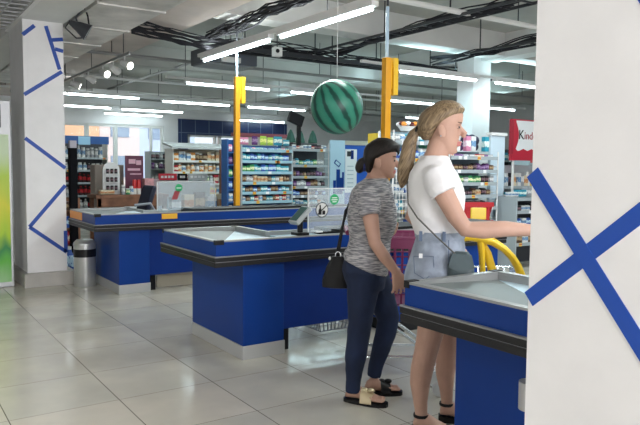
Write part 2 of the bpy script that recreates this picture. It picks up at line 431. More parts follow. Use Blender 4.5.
# ------------------------------------------------------------------ lamps
def area(name, loc, sx, sy, power, col=(.86,.96,1), rx=0):
    l = bpy.data.lights.new(name, 'AREA'); l.shape = 'RECTANGLE'; l.size = sx; l.size_y = sy; l.energy = power; l.color = col
    o = bpy.data.objects.new(name, l); COL.objects.link(o); o.location = loc; o.rotation_euler = (rx, 0, 0); return o
PW = 26
def make_lamp():
    t = thing('ceiling_lamp', 'x', 'lamp', group='strip lamps under the ceiling')
    MB().box((-.95,-.045,.0),(.95,.045,.05), WMET).build('housing', t)
    MB().tube([(-.90,0,-.022),(.90,0,-.022)], .021, TUBE, 10).build('tube', t, smooth=True)
    return t
lamp0 = make_lamp(); first = [True]
def lamp(x, y, z, label, rz=0, ln=1.0, p=PW):
    o = lamp0 if first[0] else copy_tree(lamp0); first[0] = False
    o.location = (x, y, z); o.rotation_euler = (0, 0, rz); o.scale = (ln, 1, 1); o['label'] = label
    k = min(1, max(0, (x-3)/5)); cl = (.96-.32*k, .97-.02*k, .93+.07*k)
    area('lamp_and_fill', (x, y, z-.06), *( (1.8, .1) if not rz else (.1, 1.8)), p, cl)
    area('lamp_and_fill', (x, y, z+.12), *( (1.8, .1) if not rz else (.1, 1.8)), p*.32, cl, PI)  # upward light added above the housing to brighten the ceiling
lamp(4.17, 6.1, 2.99, 'near strip lamp at the top centre, brightest and longest in view', PI/2, .98)
lamp(4.17, 8.25, 2.99, 'strip lamp end on above the left yellow post', PI/2, 1.08)
for x, y, lab in [(5.92,11.9,'thin strip lamp just left of the left yellow post'),(8.3,11.95,'strip lamp left of the watermelon balloon'),(10.8,11.95,'strip lamp behind the right yellow post'),
                  (13.5,11.8,'far strip lamp right of the back pillar'),
                  (8.12,8.27,'bright strip lamp right of the right yellow post'),(10.45,8.27,'bright strip lamp beside the near pillar edge'),
                  (4.35,15.33,'strip lamp beside the left striped pillar'),(6.85,15.6,'strip lamp above the white goods shelf'),(9.2,15.6,'strip lamp right of the left yellow post, above the candy rack'),
                  (4.6,18.4,'faint strip lamp nearest the left pillar, below the others'),(6.75,18.5,'far strip lamp above the back windows'),(6.8,21.0-.7,'lowest strip lamp in front of the back windows'),
                  (11.3,20.2,'farthest strip lamp above the navy tiled wall'),(14.8,15.6,'distant strip lamp near the far right wall')]:
    lamp(x, y, 2.99, lab, 0, 1.0, PW*(.1 if y > 20 else .45 if y > 14 else .8))
for x, y in ((6.3,2.6),(8.6,2.6),(11,5.0),(1.0,-1.8),(4.1,-1.8),(2.2,3.2)):   # lamps of the same rows outside the frame
    pass
lamp(4.17, 2.2, 2.99, 'strip lamp over the tills, above the frame', PI/2, 1.0)
lamp(4.17, .0, 2.99, 'strip lamp over the front end of the tills, nearest the entrance', PI/2, 1.0)
lamp(.4, -1.0, 3.3, 'strip lamp above the entrance walkway', 0, 1.0, PW*1.5)
lamp(-.9, 4.2, 2.9, 'strip lamp set in the open grid ceiling', PI/2, 1.0, PW*1.2)
# channels that carry the lamps
tr = MB().bar((4.17,1.0,3.065),(4.17,9.4,3.065), .07, .05, WMET)
for yy in range(2, 10, 2): tr.bar((4.17,yy,3.09),(4.17,yy,ZC-.003), .008, .008, DMET)
tag(tr.build('lamp_channel'), 'white channel carrying the near lamps along the aisle', 'rail')
for yy, xa, xb, lab in ((8.27,6.4,14,'white lamp rail passing right of the right yellow post'),(11.93,4.6,15,'white lamp rail behind the watermelon balloon'),(15.5,2.0,16,'white lamp rail across the shop above the goods shelves'),(18.45,2.0,16,'farthest white lamp rail before the windows')):
    tr = MB().bar((xa,yy,3.06),(xb,yy,3.06), .05, .04, WMET)
    for k in range(int((xb-xa)/1.7)): tr.bar((xa+.4+k*1.7,yy,3.08),(xa+.4+k*1.7,yy,ZC-.003), .01, .01, DMET)
    tag(tr.build('lamp_channel'), lab, 'rail')

# duct, pipes, cable trays
d = MB().box((1.93,4.4,3.02),(2.62,14.5,3.4), DUCT)
for y in (5.6,6.8,8.0,9.2,10.4,11.6,12.8): d.box((1.915,y,3.005),(2.635,y+.035,3.415), DUCT)
tag(d.build('air_duct'), 'large galvanised air duct under the ceiling beside the left pillar', 'duct')
def cables(name, pts, n, spread, label, rr=.014, seed=1):
    rnd = random.Random(seed); mb = MB()
    for k in range(n):
        ox, oz = rnd.uniform(-spread, spread), rnd.uniform(-.06, .05); q = []
        ph = rnd.uniform(0, 6)
        for i, p in enumerate(pts):
            for j in range(4 if i < len(pts)-1 else 1):
                a = Vector(p); b = Vector(pts[min(i+1, len(pts)-1)]); c = a.lerp(b, j/4)
                dr = (Vector(pts[-1])-Vector(pts[0])).normalized(); sd = Vector((-dr.y, dr.x, 0))
                q.append(c + sd*(ox+.02*math.sin(ph+i*2+j)) + Vector((0,0,oz+.035*math.sin(ph*2+i*1.7+j*.9))))
        mb.tube(q, rnd.choice((rr, rr*.7, rr*1.4)), CABLE, 6)
    return tag(mb.build(name, smooth=True), label, 'cables')
cables('cable_bundle', [(3.0,8.9,3.28),(4.0,9.0,3.2),(4.8,9.1,3.26),(5.6,9.1,3.27),(6.6,9.15,3.24),(8.0,9.2,3.26),(10.2,9.2,3.28)], 16, .13, 'dark cable bundle running across behind the yellow posts', .011, 1)
cables('cable_bundle', [(4.1,8.9,3.30),(4.12,8.0,3.28),(4.12,7.2,3.32),(4.1,6.2,3.30),(4.1,4.8,3.33)], 14, .11, 'dark cable bundle above the near strip lamp', .010, 2)
cables('cable_bundle', [(6.5,9.0,3.3),(6.35,7.6,3.3),(6.2,6.4,3.3),(6.1,5.0,3.3)], 8, .09, 'dark cable run descending to the right of the right yellow post', .014, 3)
cables('cable_bundle', [(8.3,8.6,3.3),(8.2,7.2,3.28),(8.15,6.2,3.3),(8.1,4.9,3.3)], 8, .09, 'dark cable run beside the back pillar', .014, 4)
for (p, q, lab) in (((6.15,4.6,3.27),(6.15,9.4,3.27),'dark metal cable tray right of the right yellow post'),((8.15,4.6,3.25),(8.15,7.6,3.25),'dark metal cable tray by the back pillar'),((4.6,9.12,3.17),(10.4,9.12,3.17),'dark metal cable tray across the shop')):
    mb = MB(); p, q = Vector(p), Vector(q); dr = (q-p).normalized(); sd = Vector((-dr.y,dr.x,0))*.13
    hh_ = .07 if 'across' in lab else .035; mb.bar(p+sd, q+sd, .02, hh_, DMET).bar(p-sd, q-sd, .02, hh_, DMET)
    L = (q-p).length; k = int(L/.3)
    for i in range(k+1): c = p+dr*(L*i/k); mb.bar(c-sd, c+sd, .02, .02, DMET)
    for i in range(int(L/1.3)+1): c = p+dr*(.2+1.3*i); mb.bar(c, (c.x,c.y,ZC-.003), .015, .015, DMET)
    tag(mb.build('cable_tray'), lab, 'cable tray')
for (p, q, r, m, lab) in (((4.6,5.8,3.3),(12,5.8,3.3),.035,WMET,'white pipe crossing above the right yellow post'),
                  ((2.7,10.6,3.16),(14,10.6,3.16),.028,GMET,'grey sprinkler pipe behind the left yellow post'),
                  ((2.7,13.7,3.18),(15,13.7,3.18),.028,WMET,'white sprinkler pipe above the goods shelves'),
                  ((2.7,16.8,3.1),(15,16.8,3.1),.03,GMET,'grey pipe near the far back of the shop'),
                  ((5.2,9.9,3.4),(5.2,20,3.4),.03,GMET,'grey pipe running to the back wall')):
    mb = MB().tube([p, q], r, m, 8); p, q = Vector(p), Vector(q); L = (q-p).length
    for i in range(int(L/2)+1):
        c = p+(q-p).normalized()*(.5+2*i)
        if (c-p).length < L: mb.tube([c, (c.x,c.y,ZC-.003)], .007, DMET, 6)
    tag(mb.build('pipe', smooth=True), lab, 'pipe')
ac = thing('ceiling_cassette', 'dark grey air unit hanging behind the near strip lamp', 'air unit', (4.75,9.75,3.0))
MB().box((-.45,-.3,.0),(.45,.3,.24), mat('dark_unit', (.10,.115,.14), .5)).build('casing', ac, bevel=.015)
MB().box((-.2,-.36,.02),(.12,-.305,.1), WMET).build('control_box', ac)
MB().box((-.42,-.27,-.015),(.42,.27,-.003), mat('unit_grille', (.26,.29,.32), .5)).build('grille', ac)
ct = thing('ceiling_cassette', 'white air unit by the left spotlights above the windows', 'air unit', (5.1,17.4,3.2))
MB().box((-.45,-.4,.0),(.45,.4,.12), WMET).build('casing', ct); MB().box((-.3,-.27,-.02),(.3,.27,-.001), DMET).build('grille', ct)
cc = thing('security_camera', 'small white camera box under the cables by the near lamp', 'camera', (4.95,8.4,3.0))
MB().box((-.06,-.05,0),(.06,.05,.13), WMET).build('body', cc); MB().tube([(-.02,-.051,.07),(-.035,-.075,.07)], .028, BLACK, 12).build('lens', cc)
MB().tube([(0,0,.13),(0,0,ZC-3.003)], .008, DMET, 6).build('rod', cc)
# spotlights on their track
tk = MB().bar((3.1,9.4,3.0),(3.1,14.0,3.0), .04, .035, GMET)
for y in (9.7,11.4,13.2): tk.bar((3.1,y,3.0),(3.1,y,3.03 if 0 else 3.33 if 0 else ZC), .01, .01, DMET)
tag(tk.build('spotlight_track'), 'grey track holding the spotlights right of the left pillar', 'rail')
def make_spot():
    t = thing('spotlight', 'x', 'spotlight', group='spotlights on the ceiling track')
    MB().tube([(0,0,0),(0,0,-.09)], .01, WMET, 8).build('stem', t)
    MB().tube([(-.05,.03,-.09),(.03,-.02,-.12),(.09,-.06,-.15)], [.035,.05,.062], WMET, 14).build('shade', t, smooth=True)
    MB().tube([(.088,-.059,-.149),(.094,-.063,-.152)], .052, SPOTE, 14).build('bulb', t)
    return t
s0 = make_spot()
for i, (y, lab) in enumerate([(9.65,'brightest spotlight at the right end of the ceiling track'),(10.2,'unlit-looking spotlight second from the right end of the track'),(10.75,'lit spotlight third from the right end of the track'),(11.6,'spotlight in the middle of the ceiling track'),(12.6,'spotlight second from the left end of the track'),(13.4,'spotlight at the left end of the track by the pillar')]):
    o = s0 if i == 0 else copy_tree(s0); o.location = (3.1, y, 2.985); o['label'] = lab
    o.rotation_euler = (0,0,[-.5,1.2,-.6,.9,.4,1.0][i])
# floodlight with loose cable above the left pillar
fl = thing('floodlight', 'grey floodlight with looping cable hanging above the left pillar', 'floodlight', (1.86,7.35,2.90)); fl.scale = (.8,.8,.8)
MB().tube([(-.1,0,0),(.0,-.03,-.05),(.12,-.06,-.12)], [.03,.07,.12], DMET, 14).build('housing', fl, smooth=True)
MB().tube([(-.1,.0,.02),(-.16,0,-.08),(-.02,0,-.2),(.1,0,-.18),(.14,-.02,-.08)], .01, CABLE, 6).build('cable', fl)
MB().tube([(.0,0,-.02),(-.02,.0,.07),(.1,0,.25)], .014, DMET, 6).tube([(.05,0,.35),(.12,-.05,.1),(.15,0,-.02)], .012, CABLE, 6).build('bracket', fl)

# ------------------------------------------------------------------ yellow lane posts
def post(x, y, top, label):
    t = thing('lane_post', label, 'post', (x, y, 0), group=None)
    MB().box((-.035,-.035,0),(.035,.035,top), YEL).build('post', t, bevel=.005)
    MB().box((-.075,-.075,0),(.075,.075,.015), YEL).build('base_plate', t)
    MB().box((.052,-.05,top-.36),(.11,.03,top), YEL2).box((.035,-.02,top-.3),(.055,.0,top-.05), YEL2).build('light_box', t, bevel=.004)
    MB().tube([(0,0,top),(0,0,2.95)], .017, mat('pale_blue_tube', (.45,.60,.72), .4), 10).build('upper_tube', t, smooth=True)
    MB().tube([(0,0,2.96),(0,0,ZC)], .012, DMET, 8).build('ceiling_rod', t)
post(4.19, 8.2, 2.62, 'yellow post with light box behind the far checkout counter')
post(4.19, 5.0, 2.46, 'yellow post with light box behind the dark haired shopper')
# watermelon
wm = thing('watermelon_balloon', 'giant striped green watermelon balloon hanging over the tills', 'balloon', (3.83,5.33,1.985))
o = MB().ell((0,0,0), (.255,.262,.275), melon_mat(), 40, 24).build('skin', wm, smooth=True); o.rotation_mode = 'QUATERNION'; o.rotation_quaternion = Vector((-.50,.10,.80)).to_track_quat('Z','Y')
MB().tube([(0,0,.25),(0,0,ZC-1.99)], .003, PAPER, 6).build('string', wm)

# ------------------------------------------------------------------ checkout counters
def counter(yn, yf, label, xl=1.93, xe=4.9):
    t = thing('checkout_counter', label, 'checkout counter', (0, 0, 0), group='blue checkout counters')
    xb0, xb1 = (2.15, 2.49) if xl < 1.95 else (2.19, 2.53); yb = .08 if xl < 1.95 else .12; xt = 2.6; ys = yn+.46
    MB().box((xb0,yn+.02,.1),(xb1,yf-yb,.70), BLUE).build('base_block', t, bevel=.004)
    MB().box((xb0-.006,yn+.014,0),(xb1+.006,yf-yb+.006,.1), SKIRT).build('skirting', t, bevel=.003)
    MB().box((xb1,yn+.05,.175),(3.56,yn+.08,.70), DBLUE).build('side_panel', t)
    MB().box((xb1+.03,yn+.10,0),(xb1+.09,yn+.16,.70), BLACK).build('leg', t)
    MB().box((3.56,yn+.03,.09),(xe-.05,ys-.04,.70), BLUE).build('end_block', t, bevel=.004)
    MB().box((3.554,yn+.024,0),(xe-.044,ys-.034,.09), BUMP).build('end_skirting', t)
    # outline of top, an L: wide packing tray and narrow belt strip
    P = [(xl,yn),(xe,yn),(xe,ys),(xt,ys),(xt,yf),(xl,yf)]
    def inset(d): return [(xl+d,yn+d),(xe-d,yn+d),(xe-d,ys-d),(xt-d,ys-d),(xt-d,yf-d),(xl+d,yf-d)]
    def frame(mb, z0, z1, d0, d1, m):
        A, B = inset(d0), inset(d1); n = 6
        vs = [(x,y,z0) for x,y in A]+[(x,y,z1) for x,y in A]+[(x,y,z0) for x,y in B]+[(x,y,z1) for x,y in B]; fs = []
        for i in range(n):
            j = (i+1) % n
            fs += [(i,j,n+j,n+i),(2*n+i,3*n+i,3*n+j,2*n+j),(n+i,n+j,3*n+j,3*n+i),(i,2*n+i,2*n+j,j)]
        mb.add(vs, fs, m)
    mb = MB(); frame(mb, .765, .862, 0, .028, BLUE); mb.build('blue_band', t)
    mb = MB(); frame(mb, .79, .8615, .0285, .036, ALU); mb.build('tray_lining', t)
    mb = MB(); frame(mb, .8625, .873, -.002, .037, ALU); mb.build('aluminium_rim', t)
    mb = MB(); frame(mb, .728, .757, -.016, .06, BUMP); frame(mb, .690, .722, -.014, .06, BUMP); frame(mb, .722, .728, -.008, .06, BUMPL); frame(mb, .757, .7645, -.017, .06, BUMPL)
    mb.build('bumper_rail', t)
    for cx, cy_ in ((xl,yn),(xl,yf),(xt,yf)):
        sx = 1 if cx == xl else -1; syy = 1 if cy_ == yn else -1
        MB().box((cx-.004*sx,cy_-.004*syy,.845),(cx+.06*sx,cy_+.03*syy,.877), RUB).build('corner_cap', t)
    # under-top board
    MB().prism(inset(.05), .70, .735, BUMP).build('under_board', t)
    # packing tray: flat bright sheet and a grey panel sloping up to the far corner
    a = (xl+.036, yn+.036); b_ = (xl+.036, yf-.036); c = (xt-.036, yf-.036); e = (xt-.036, yn+.036)
    MB().add([(a[0],a[1],.832),(e[0],e[1],.832),(c[0],c[1],.832),(a[0],a[1],.79),(e[0],e[1],.79),(c[0],c[1],.79)], [(0,1,2),(5,4,3),(0,3,4,1),(1,4,5,2),(2,5,3,0)], STEELW).build('packing_tray', t)
    MB().add([(a[0],a[1],.8325),(c[0],c[1],.8325),(b_[0],b_[1],.860),(a[0],a[1],.79),(c[0],c[1],.79),(b_[0],b_[1],.79)], [(0,1,2),(5,4,3),(0,3,4,1),(1,4,5,2),(2,5,3,0)], GREYT).build('sloped_panel', t)
    MB().box((xt,yn+.036,.79),(3.0,ys-.036,.84), STEELW).build('scanner_plate', t)
    MB().box((3.02,yn+.04,.79),(xe-.05,ys-.04,.895), RUB).build('conveyor_belt', t)
    return t
c1 = counter(4.09, 5.09, 'middle blue checkout counter with the no bottles sticker screen')
c2 = counter(6.94, 8.0, 'far blue checkout counter beside the steel bin', 1.9, 5.3)
c3 = counter(1.20, 2.21, 'near blue checkout counter partly hidden by the right pillar', 1.98)
# far counter's end: orange sticker patches
MB().box((1.893,7.45,.775),(1.899,7.97,.86), ORANGE).build('orange_sticker', c2)
MB().box((2.62,6.931,.80),(2.80,6.9385,.858), mat('yellow_sticker', (.8,.42,.03), .5)).build('yellow_sticker', c2)
MB().box((2.62,7.10,.01),(3.54,7.13,.172), mat('beige_board', (.50,.45,.36), .6)).build('beige_kick_board', c2)
# cup holder ring on near counter
MB().tube([(2.115,1.615,.44),(2.115,1.615,.55)], .045, SKIRT, 20).build('paper_roll_holder', c3)
# shoppers' clear screens
def screen(x0, x1, y, z1, label, rz=0):
    t = thing('acrylic_screen', label, 'screen', ((x0+x1)/2, y, .875)); h = (x1-x0)/2; H = z1-.875
    MB().box((-h,-.003,0),(h,.003,H), ACR).build('sheet', t)
    eg = MB().box((-h-.006,-.006,0),(-h,.006,H), WMET).box((h,-.006,0),(h+.006,.006,H), WMET).box((-h,-.005,H),(h,.005,H+.006), WMET)
    eg.build('edge', t)
    for sx in (-h+.08, h-.08): MB().box((sx-.03,-.04,0),(sx+.03,.04,.012), WMET).build('foot', t)
    return t
def disc(mb, c, r, y, m, n=28, th=.001):
    vs = [(c[0]+r*math.cos(2*PI*k/n), y, c[1]+r*math.sin(2*PI*k/n)) for k in range(n)]
    vs += [(x, y+th, z) for x, _, z in vs]
    mb.add(vs, [tuple(range(n)), tuple(range(2*n-1, n-1, -1))]+[(i,(i+1)%n,n+(i+1)%n,n+i) for i in range(n)], m)
s1 = screen(2.80, 3.62, 4.26, 1.215, 'clear acrylic screen with round stickers on the middle counter')
mb = MB(); disc(mb, (-.285,.175), .054, -.0052, mat('sticker_grey', (.62,.62,.60), .6)); disc(mb, (-.285,.175), .060, -.0042, BLACK)
# bottle and jar silhouettes struck through
Yk = -.0068
def poly(mb, pts, y, m, th=.001):
    n = len(pts); vs = [(x,y,z) for x,z in pts]+[(x,y+th,z) for x,z in pts]
    mb.add(vs, [tuple(range(n)), tuple(range(2*n-1,n-1,-1))]+[(i,(i+1)%n,n+(i+1)%n,n+i) for i in range(n)], m)
poly(mb, [(-.318,.137),(-.290,.137),(-.290,.175),(-.298,.190),(-.298,.213),(-.310,.213),(-.310,.190),(-.318,.175)], Yk, BLACK)
poly(mb, [(-.283,.137),(-.255,.137),(-.255,.163),(-.262,.170),(-.276,.170),(-.283,.163)], Yk, BLACK)
poly(mb, [(-.328,.145),(-.322,.139),(-.242,.205),(-.248,.211)], Yk-.0012, BLACK)
mb.build('no_bottles_sticker', s1)
mb = MB(); disc(mb, (-.165,.255), .042, -.0052, GREEN)
for k, (a, b2) in enumerate(((-.024,.024),(-.03,.03),(-.02,.02))): mb.box((-.165+a,-.0065,.265-.016*k),(-.165+b2,-.0055,.271-.016*k), PAPER)
mb.build('green_round_sticker', s1)
s2 = screen(2.70, 3.42, 7.28, 1.20, 'clear acrylic screen with green sticker on the far counter')
mb = MB(); disc(mb, (-.10,.255), .045, -.0052, GREEN); mb.box((-.128,-.0065,.25),(-.072,-.0055,.258), PAPER).build('green_round_sticker', s2)
mb = MB(); poly(mb, [(-.19,.12),(-.12,.12),(-.085,.22),(-.15,.22)], -.0052, mat('dark_red_label', (.32,.04,.05), .5)); mb.build('red_label', s2)
for (dx, wd, hh, m) in ((-.27,.10,.09,'cream'),(-.12,.09,.15,'grey'),(.02,.16,.11,'kraft'),(.22,.1,.14,'cream')):
    pass
# customer display on middle counter
cd = thing('customer_display', 'grey till display tilted on a black stem, middle counter', 'till display', (2.66,4.16,.873))
MB().box((-.05,-.05,0),(.05,.05,.02), BLACK).tube([(0,0,.02),(0,0,.12)], .022, BLACK, 12).build('stem', cd, smooth=True)
R = Matrix.Rotation(-.75, 3, 'Y')
MB().box((-.085,-.06,.13),(.085,.06,.165), mat('display_grey', (.42,.46,.47), .4), R).build('casing', cd, bevel=.006)
MB().box((-.07,-.045,.1655),(.07,.045,.169), mat('display_glass', (.06,.14,.13), .1), R, (0,0,.1475)).build('display_glass', cd)

# till equipment of near counter, next to pillar
ct_ = thing('card_terminal', 'black card terminal with silver top beside the near pillar', 'card terminal', (2.55,1.9,.873))
ct_.location = (2.86,1.83,.873)
MB().tube([(0,0,0),(0,0,.12)], .02, BLACK, 10).box((-.06,-.06,0),(.06,.06,.015), BLACK).build('stem', ct_)
R = Matrix.Rotation(-.5, 3, 'Y') @ Matrix.Rotation(.4, 3, 'X')
MB().box((-.1,-.06,.11),(.1,.06,.16), BLACK, R).build('casing', ct_, bevel=.01)
kb = MB()
for i in range(4):
    for j in range(3): kb.box((-.07+i*.038,-.04+j*.03,.161),(-.045+i*.038,-.02+j*.03,.166), mat('silver_keys', (.55,.58,.6), .3, .5), R, (0,0,.135))
kb.build('keypad', ct_)
gp = thing('till_housing', 'grey rounded till housing beside the near pillar', 'till', (3.13,1.9,.0))
MB().box((-.10,-.12,0),(.10,.12,1.03), mat('beige_grey_plastic', (.45,.46,.45), .5)).build('casing', gp, bevel=.03)

# ------------------------------------------------------------------ steel bin
bn = thing('trash_bin', 'cylindrical stainless steel bin beside the far counter and left pillar', 'bin', (1.96,7.72,0)); bn.location = (1.985, 7.70, 0)
MB().lathe([(.118,0),(.122,.02),(.122,.47)], (0,0,0), mat('bin_steel', (.50,.51,.50), .35, .6), 32).build('body', bn, smooth=True)
MB().lathe([(.1235,.34),(.1235,.43)], (0,0,0), BLACK, 32).build('black_band', bn, smooth=True)
MB().lathe([(.124,.47),(.126,.48),(.122,.50),(.09,.535),(.0,.545)], (0,0,0), mat('bin_steel', (.5,.5,.5), .28, .9), 32).build('lid', bn, smooth=True)

# ------------------------------------------------------------------ left light box and dark box
ad = thing('advertising_stand', 'tall green and yellow advertising stand at the left edge', 'advertising stand', (1.06,8.10,0), .0)
MB().box((-.30,-.05,0),(.235,.05,2.10), mat('frame_grey', (.45,.46,.47), .4, .4)).build('frame', ad, bevel=.01)
AD = mat('advert_print', (.5,.7,.05), .4); nt, b = nodes(AD)
tc = N(nt,'ShaderNodeTexCoord'); sp_ = N(nt,'ShaderNodeSeparateXYZ'); nt.links.new(tc.outputs['Generated'], sp_.inputs[0])
nn = N(nt,'ShaderNodeTexNoise'); nn.inputs['Scale'].default_value = 3; nt.links.new(tc.outputs['Generated'], nn.inputs['Vector'])
v = mathn(nt,'ADD', sp_.outputs['Z'], mathn(nt,'MULTIPLY', mathn(nt,'SUBTRACT', nn.outputs['Fac'], .5), .25))
nt.links.new(ramp(nt, v, [(0,(.30,.55,.25)),(.16,(.10,.42,.04)),(.24,(.01,.20,.04)),(.32,(.36,.55,.01)),(.5,(.62,.60,.01)),(.7,(.40,.58,.03)),(.9,(.5,.62,.4))]), b.inputs['Base Color'])
MB().box((-.27,-.056,.06),(.205,-.0505,1.72), AD).build('poster', ad)
bx = thing('wall_box', 'small dark card reader on the left edge of the frame', 'reader', (.98,8.02,1.95)); bx.location = (1.15,8.0,1.79)
MB().box((-.10,-.04,0),(.03,.04,.26), DMET).build('casing', bx, bevel=.008); MB().box((-.08,-.046,.05),(.01,-.041,.2), mat('reader_pink', (.55,.42,.42), .5)).build('label', bx)

# ------------------------------------------------------------------ goods
COLS = {'blue': ((.03,.10,.42),(.55,.75,.9)), 'teal': ((.03,.30,.42),(.75,.85,.8)), 'red': ((.45,.03,.04),(.85,.75,.6)), 'purple': ((.11,.03,.16),(.34,.22,.38)), 'white': ((.72,.73,.72),(.15,.3,.5)),
        'yellow': ((.75,.55,.06),(.6,.1,.05)), 'brown': ((.10,.05,.03),(.42,.30,.17)), 'black': ((.015,.015,.02),(.22,.13,.15)), 'orange': ((.75,.30,.06),(.9,.8,.7)), 'green': ((.05,.30,.12),(.8,.85,.5)),
        'cream': ((.70,.60,.42),(.55,.25,.1)), 'pink': ((.62,.22,.35),(.9,.8,.85)), 'grey': ((.32,.34,.36),(.75,.75,.75)), 'lime': ((.40,.62,.08),(.9,.9,.3)), 'cola': ((.045,.012,.012),(.55,.02,.03))}
def cm(c): return label_mat('pack_'+c, *COLS[c])
PROTO = {}
def proto_mesh(kind, c, w, h, d):
    key = (kind, c, round(w,3), round(h,3), round(d,3))
    if key in PROTO: return PROTO[key]
    m = cm(c); mb = MB(); r = min(w, d)/2
    if kind in ('box', 'packet'):
        if kind == 'box': mb.box((-w/2,-d/2,0),(w/2,d/2,h), m)
        else:
            n = 8; Rg = []
            for z, k in ((0,.25),(.12,.85),(.5,1),(.88,.85),(1,.2)):
                Rg.append([(w/2*math.copysign(abs(math.cos(a))**.35, math.cos(a)), d/2*k*math.sin(a), h*z) for a in [2*PI*i/12+.01 for i in range(12)]])
            mb.rings(Rg, m)
    elif kind == 'bottle':
        mb.lathe([(r*.9,0),(r,h*.05),(r,h*.62),(r*.45,h*.82),(r*.35,h*.9)], (0,0,0), m, 12)
        mb.lathe([(r*.38,h*.9),(r*.38,h)], (0,0,0), cm('red') if c in ('cola','red') else cm('white'), 10)
    elif kind == 'jar':
        mb.lathe([(r*.92,0),(r,h*.06),(r,h*.75),(r*.8,h*.84)], (0,0,0), m, 12); mb.lathe([(r*.85,h*.84),(r*.85,h)], (0,0,0), cm('white'), 12)
    elif kind == 'can':
        mb.lathe([(r*.88,0),(r,h*.05),(r,h*.93),(r*.86,h)], (0,0,0), m, 14)
    me = mb.mesh(kind); PROTO[key] = me; return me
ORD = ['top','second','third','fourth','fifth','sixth','seventh','eighth']
NICE = {'cola': 'dark cola coloured'}
KN = {'box':('goods_box','box'),'packet':('candy_packet','packet'),'bottle':('drink_bottle','bottle'),'jar':('jar','jar'),'can':('drink_can','can')}
def fill(T, x0, x1, y, z, hmax, kinds, cols, si, where, wr=(.06,.10), dp=.10, rz=0, fillp=1.0):
    x = x0
    while True:
        w_ = random.uniform(*wr)
        if x + w_ > x1: break
        if random.random() < fillp:
            k = random.choice(kinds); c = random.choice(cols); w2 = round(w_*.93/.012)*.012
            h = round(min(hmax, random.uniform(.72, 1.0)*hmax)/.02)*.02
            o = bpy.data.objects.new(KN[k][0], proto_mesh(k, c, w2, h, min(dp, w2 if k in ('bottle','jar','can') else dp)))
            COL.objects.link(o); o.location = (x+w_/2, y+dp/2, z)
            o['label'] = '%s %s on the %s shelf of the %s' % (NICE.get(c, c), KN[k][1], ORD[si], where)
            o['category'] = KN[k][1]; o['group'] = '%s %s goods on the %s shelf of the %s' % (NICE.get(c, c), KN[k][1], ORD[si], where)
        x += w_
def rack(name, label, where, x0, x1, yf, dep, zs, top, frame_m, shelf_m, back_m, strip_m, rows, tags=True, thick=.02, cat='shelf', wire=False, wr=(.06,.10), dp=.10):
    t = thing(name, label, cat, ((x0+x1)/2, yf, 0)); h = (x1-x0)/2
    if not wire:
        for s in (-1, 1): MB().box((s*h-(.012 if s > 0 else -.012)-.012,0,0),(s*h-(.012 if s > 0 else -.012)+.012,dep,top), frame_m).build('side_panel', t)
    else:
        for s in (-1, 1):
            mb = MB().tube([(s*h,.01,0),(s*h,.01,top)], .011, frame_m, 8).tube([(s*h,dep,0),(s*h,dep,top)], .011, frame_m, 8)
            for k in range(int(top/.12)): mb.tube([(s*h,.01,.1+k*.12),(s*h,dep,.1+k*.12)], .004, frame_m, 5)
            mb.build('wire_side', t)
    MB().box((-h,dep,.02),(h,dep+.015,top), back_m).build('back_panel', t)
    for i, z in enumerate(zs):
        MB().box((-h+.025,.0,z-thick),(h-.025,dep-.002,z), shelf_m).build('shelf', t)
        if strip_m: 
            mb = MB().box((-h+.02,-.008,z-.035),(h-.02,-.001,z+.012), strip_m)
            if tags:
                q = random.randint(1, 3)
                for _ in range(q):
                    px = random.uniform(-h+.05, h-.1); mb.box((px,-.011,z-.034),(px+.06,-.0085,z+.01), cm('yellow') if random.random() < .6 else PAPER)
            mb.build('price_strip', t)
        if rows and i < len(rows) and rows[i]:
            kinds, cols = rows[i][:2]; up = (zs[i-1]-thick if i else top) - z
            fill(t, x0+.035, x1-.035, yf+.015, z+.001, min(up-.03, rows[i][2] if len(rows[i]) > 2 else .3), kinds, cols, i, where, wr, dp)
    return t
STRIPB = mat('pale_blue_strip', (.30,.50,.60), .4); DSH = mat('dark_shelf', (.07,.09,.12), .5); LSH = mat('light_grey_shelf', (.36,.41,.44), .4)
BLB = mat('blue_back', (.02,.10,.30), .6); WSH = mat('white_shelf', (.78,.77,.73), .5); DGB = mat('dark_back', (.05,.055,.065), .7); CRB = mat('cream_back', (.55,.50,.40), .7)
# candy rack 1
rack('candy_rack', 'tall candy rack with pale blue price strips behind the far counter', 'tall candy rack', 4.88, 5.86, 9.4, .36, [1.66,1.48,1.30,1.13,.97,.82,.66,.45,.25], 1.74, LSH, LSH, BLB, STRIPB,
     [(['packet'],['teal','blue','pink','blue'],.13),(['packet'],['blue','teal','blue'],.13),(['packet','box'],['blue','blue','teal','green'],.13),(['packet'],['brown','cream','teal','grey'],.12),(['packet'],['teal','blue','brown'],.11),(['packet'],['brown','red','teal','white'],.12),(['packet','box'],['black','purple','blue'],.12),(['packet'],['purple','black','white'],.14)], wr=(.055,.085))
for (x, c, w_, h_, r) in ((4.98,'pink',.17,.12,.2),(5.18,'purple',.10,.14,-.1),(5.34,'lime',.12,.15,.35),(5.47,'lime',.10,.13,-.3),(5.62,'teal',.16,.15,.2),(5.78,'teal',.12,.1,-.1)):
    o = bpy.data.objects.new('candy_bag', proto_mesh('packet', c, w_, h_, .06)); COL.objects.link(o); o.location = (x,9.5,1.742); o.rotation_euler = (0,0,r*.3)
    tag(o, '%s bag standing on top of the tall candy rack, %s' % (c, {4.98:'leftmost',5.18:'second from left',5.34:'third from left',5.47:'fourth from left',5.62:'second from right',5.78:'rightmost'}[x]), 'bag', 'bags on top of the tall candy rack')
